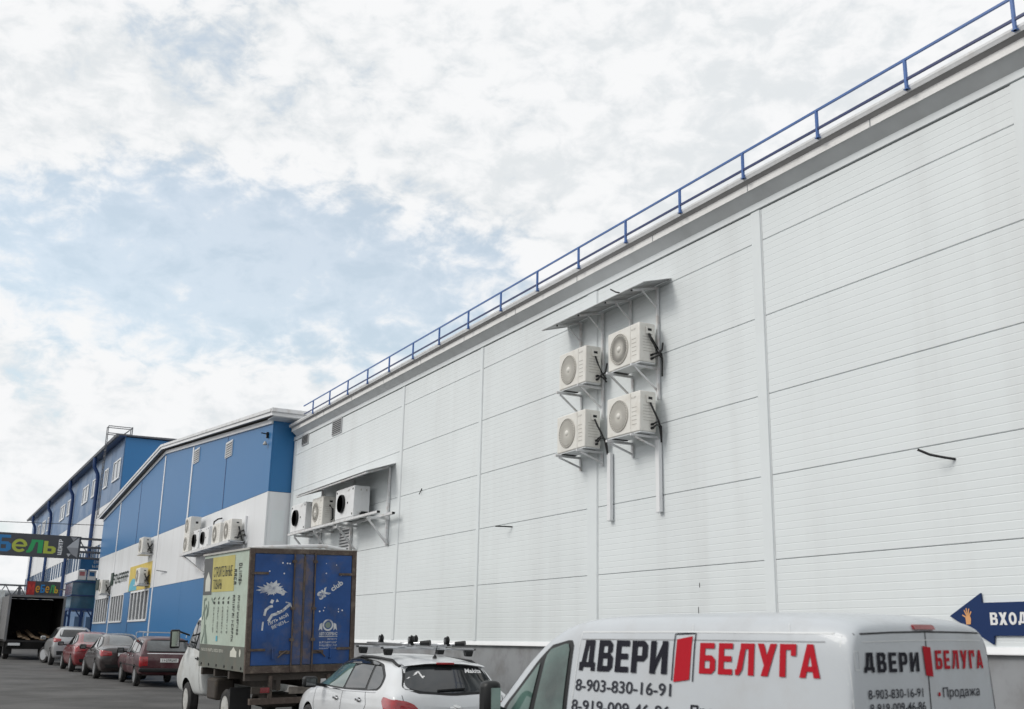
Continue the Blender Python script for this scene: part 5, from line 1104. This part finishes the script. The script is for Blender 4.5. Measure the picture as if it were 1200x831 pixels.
# chassis
DIRTY = pm('dirty_chassis', (.05, .042, .036), .8, var=.25, vscale=4, dirt=(.12, .10, .08), dirtamt=.6, dscale=4)
for y in (-.38, .38): MB().box(.05, 4.5, y-.04, y+.04, .72, .90).build('chassis_rail', DIRTY, tk)
for x in (.1, 1.0, 1.9, 2.75): MB().box(x-.05, x+.05, -BW+.02, BW-.02, .90, BZ0-.022).build('cross_member', DIRTY, tk)
MB().box(-.04, .06, -.92, .92, .50, .60).build('rear_bumper', RUST, tk); 
for y in (-.55, .55): MB().box(-.02, .04, y-.03, y+.03, .60, .98).build('bumper_bracket', RUST, tk)
for y in (-.72, .72):
    l_ = MB().box(-.03, .03, y-.17, y+.17, .68, .80).build('tail_lamp', DIRTY, tk); MB().box(-.036, -.031, y-.15, y+.02, .695, .785).build('lamp_lens', REDDK, l_)
MB().box(-.02, 0, -.32, .20, .66, .78).build('number_plate', pm('dirty_plate', (.17, .15, .13), .7, var=.2, vscale=10), tk)
MB().box(.85, .88, .62, 1.0, .28, .75).build('mud_flap', BLACK, tk); MB().box(.85, .88, -1.0, -.62, .28, .75).build('mud_flap', BLACK, tk)
MB().box(2.0, 2.6, .55, .93, .45, .85).build('fuel_tank', DIRTY, tk, bevel=.05); MB().box(.9, 1.7, -.35, .35, .35, .6).build('rear_axle', DIRTY, tk, bevel=.1)
STEEL = pm('painted_steel_rim', (.50, .50, .48), .5, var=.08, dirt=(.2, .17, .14), dirtamt=.6, dscale=8)
for sg in (1, -1):
    wheel(tk, 1.42, sg*.82, .345, sg, .19, rim=STEEL, spokes=8); wheel(tk, 1.42, sg*.60, .345, sg, .19, rim=STEEL, spokes=8); wheel(tk, 4.02, sg*.84, .345, sg, .2, rim=STEEL, spokes=9, steer=R(-3))
CAB = [(2.96, .52, .85, 1.30, 2.05, .86, .92, .90, .78), (3.00, .46, .85, 1.30, 2.11, .90, .96, .94, .85), (3.30, .44, .85, 1.30, 2.14, .92, .97, .95, .85), (3.70, .44, .85, 1.29, 2.12, .92, .97, .95, .845), (3.95, .44, .85, 1.27, 2.02, .92, .97, .94, .83), (4.25, .44, .85, 1.25, 1.68, .92, .97, .93, .83), (4.52, .44, .84, 1.22, 1.34, .92, .97, .91, .83), (4.85, .46, .80, 1.08, 1.18, .90, .95, .87, .68), (5.08, .50, .72, .92, 1.0, .84, .88, .80, .58), (5.16, .56, .68, .78, .82, .70, .74, .68, .5)]
kb, kv = loft_body(CAB, [(4.02, .36, .42)], TRW, tk, 'cab', wmax=.97)
for ax in 'LR':
    sg = 1 if ax == 'L' else -1
    patch(kv, ax, [(3.10, 1.33), (3.10, 1.93), (3.78, 1.93), (4.05, 1.68), (4.32, 1.36)], BLACKP, 'window_surround', kb, off=.004, r=.06); patch(kv, ax, [(3.15, 1.37), (3.15, 1.89), (3.55, 1.89), (3.58, 1.37)], CARGLASS, 'door_window', kb, off=.009, r=.04); patch(kv, ax, [(3.64, 1.37), (3.62, 1.89), (3.76, 1.89), (4.00, 1.66), (4.22, 1.38)], CARGLASS, 'quarter_window', kb, off=.009, r=.03)
    seam(kv, ax, [(3.12, 2.0), (3.09, 1.2), (3.12, .55)], kb); seam(kv, ax, [(4.38, 1.28), (4.36, .95)], kb); handle(kv, ax, 3.25, 1.18, kb, BLACKP)
    m = MB().box(4.1000, 4.1800, sg*1.10, sg*1.30, 1.36, 1.74).build('door_mirror', BLACKP, kb, bevel=.03); MB().box(4.0940, 4.0995, sg*1.125, sg*1.275, 1.40, 1.70).build('mirror_glass', CHROME, m); MB().tube([(4.1400, sg*.93, 1.5), (4.1400, sg*1.12, 1.5)], .02, 6).build('mirror_stalk', BLACKP, m); MB().tube([(4.1400, sg*.9, 1.62), (4.1400, sg*1.12, 1.7)], .02, 6).build('mirror_stalk', BLACKP, m)
patch(kv, 'F', [(-.80, 1.36), (.80, 1.36), (.68, 2.0), (-.68, 2.0)], CARGLASS, 'windscreen', kb, off=.006, r=.06)
for a, b in (((3.20, .6, 2.2), (3.60, .75, 2.12)), ((3.20, .6, 2.2), (3.10, .8, 2.05)), ((3.20, -.6, 2.2), (3.60, -.75, 2.12))): MB().bar(a, b, .03).build('roof_stay', BRACKET, kb)

# --- far open box truck
ft = vehicle('open_truck', 'open backed box truck with a dark empty cargo bay at the far end', 'truck', 58.5, -5.32)
FW, FL, Z0, Z1 = 1.26, 5.2, .92, 2.98
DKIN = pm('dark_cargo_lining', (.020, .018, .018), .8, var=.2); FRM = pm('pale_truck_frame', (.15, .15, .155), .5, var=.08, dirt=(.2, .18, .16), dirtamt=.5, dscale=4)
for sg in (1, -1):
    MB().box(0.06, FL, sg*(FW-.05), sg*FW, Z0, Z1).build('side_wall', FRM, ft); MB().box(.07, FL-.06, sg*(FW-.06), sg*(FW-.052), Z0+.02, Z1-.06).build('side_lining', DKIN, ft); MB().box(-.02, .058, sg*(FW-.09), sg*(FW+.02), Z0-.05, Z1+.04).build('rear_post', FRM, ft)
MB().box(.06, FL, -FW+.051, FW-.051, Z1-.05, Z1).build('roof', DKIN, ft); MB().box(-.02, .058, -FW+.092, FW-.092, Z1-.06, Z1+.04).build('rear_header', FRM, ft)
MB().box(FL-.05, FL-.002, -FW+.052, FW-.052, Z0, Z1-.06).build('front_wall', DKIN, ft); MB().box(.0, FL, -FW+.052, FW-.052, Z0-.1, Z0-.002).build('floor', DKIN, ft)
MB().box(-.06, .06, -1.15, 1.15, .50, .62).build('rear_bumper', UNDER, ft); MB().box(-.07, -.061, .55, 1.08, .66, .78).build('number_plate', PLATE, ft)
for y in (-.5, .5): MB().box(0, 7, y-.05, y+.05, .6, .80).build('chassis_rail', UNDER, ft)
MB().box(0, 5.2, -1.1, 1.1, .55, .8).build('under_tray', UNDER, ft)
for sg in (1, -1):
    for x in (1.4, 6.0): wheel(ft, x, sg*1.02, .40, sg, .26, rim=STEEL, spokes=8)
    MB().box(.9, .94, sg*.8, sg*1.2, .25, .8).build('mud_flap', BLACK, ft)
loft_body([(5.3, .6, 1.0, 1.5, 2.45, .95, 1.05, 1.02, .85), (5.4, .55, 1.0, 1.5, 2.55, .98, 1.08, 1.05, .9), (6.2, .55, 1.0, 1.5, 2.55, .98, 1.08, 1.05, .9), (6.6, .55, 1.0, 1.45, 2.3, .98, 1.08, 1.05, .9), (7.0, .55, .95, 1.35, 1.5, .95, 1.05, 1.0, .85), (7.15, .6, .9, 1.2, 1.3, .9, 1.0, .95, .8)], [], FRM, ft, 'cab')
WOOD = pm('pale_plank_wood', (.34, .24, .15), .7, var=.2, vscale=4)
for i in range(9):
    pl = thing('plank', ['loose pale plank lying in the bed of the open truck'][0], 'plank', (58.5, -5.32, gz(58.5)), group='planks in the open truck')
    y0 = -1.0+.2*i+random.uniform(-.04, .04); z0 = Z0+.03+(i % 3)*.055
    MB().bar((.15, y0, z0), (3.8, y0+random.uniform(-.2, .25), z0+.16+.05*(i % 3)+random.uniform(0, .1)), .19, .04).build('board', WOOD, pl)
# --- white lorry cut by the left edge of the picture
lr = vehicle('parked_lorry', 'white lorry cab and body half hidden at the left edge', 'truck', 63.5, -2.95)
MB().box(0, 6.5, -1.22, 1.22, 1.05, 3.35).build('cargo_box', TRW, lr, bevel=.04); MB().box(-.02, 0.0, -1.24, 1.24, 1.0, 1.1).build('rear_sill', UNDER, lr)
MB().box(0, 6.4, -1.1, 1.1, .55, 1.0).build('chassis', UNDER, lr)
for sg in (1, -1):
    MB().box(-.03, .04, sg*.7, sg*1.1, .75, .92).build('tail_lamp', REDDK, lr)
    for x in (1.3, 5.2): wheel(lr, x, sg*1.0, .42, sg, .26, rim=STEEL, spokes=8)
MB().box(-.06, -.001, -1.18, -.9, 1.55, 1.95).build('tail_box', BLACKP, lr, bevel=.03)
MB().box(-.03, -.022, -1.0, 1.0, 2.0, 2.04).build('door_bar', SOFFIT, lr)
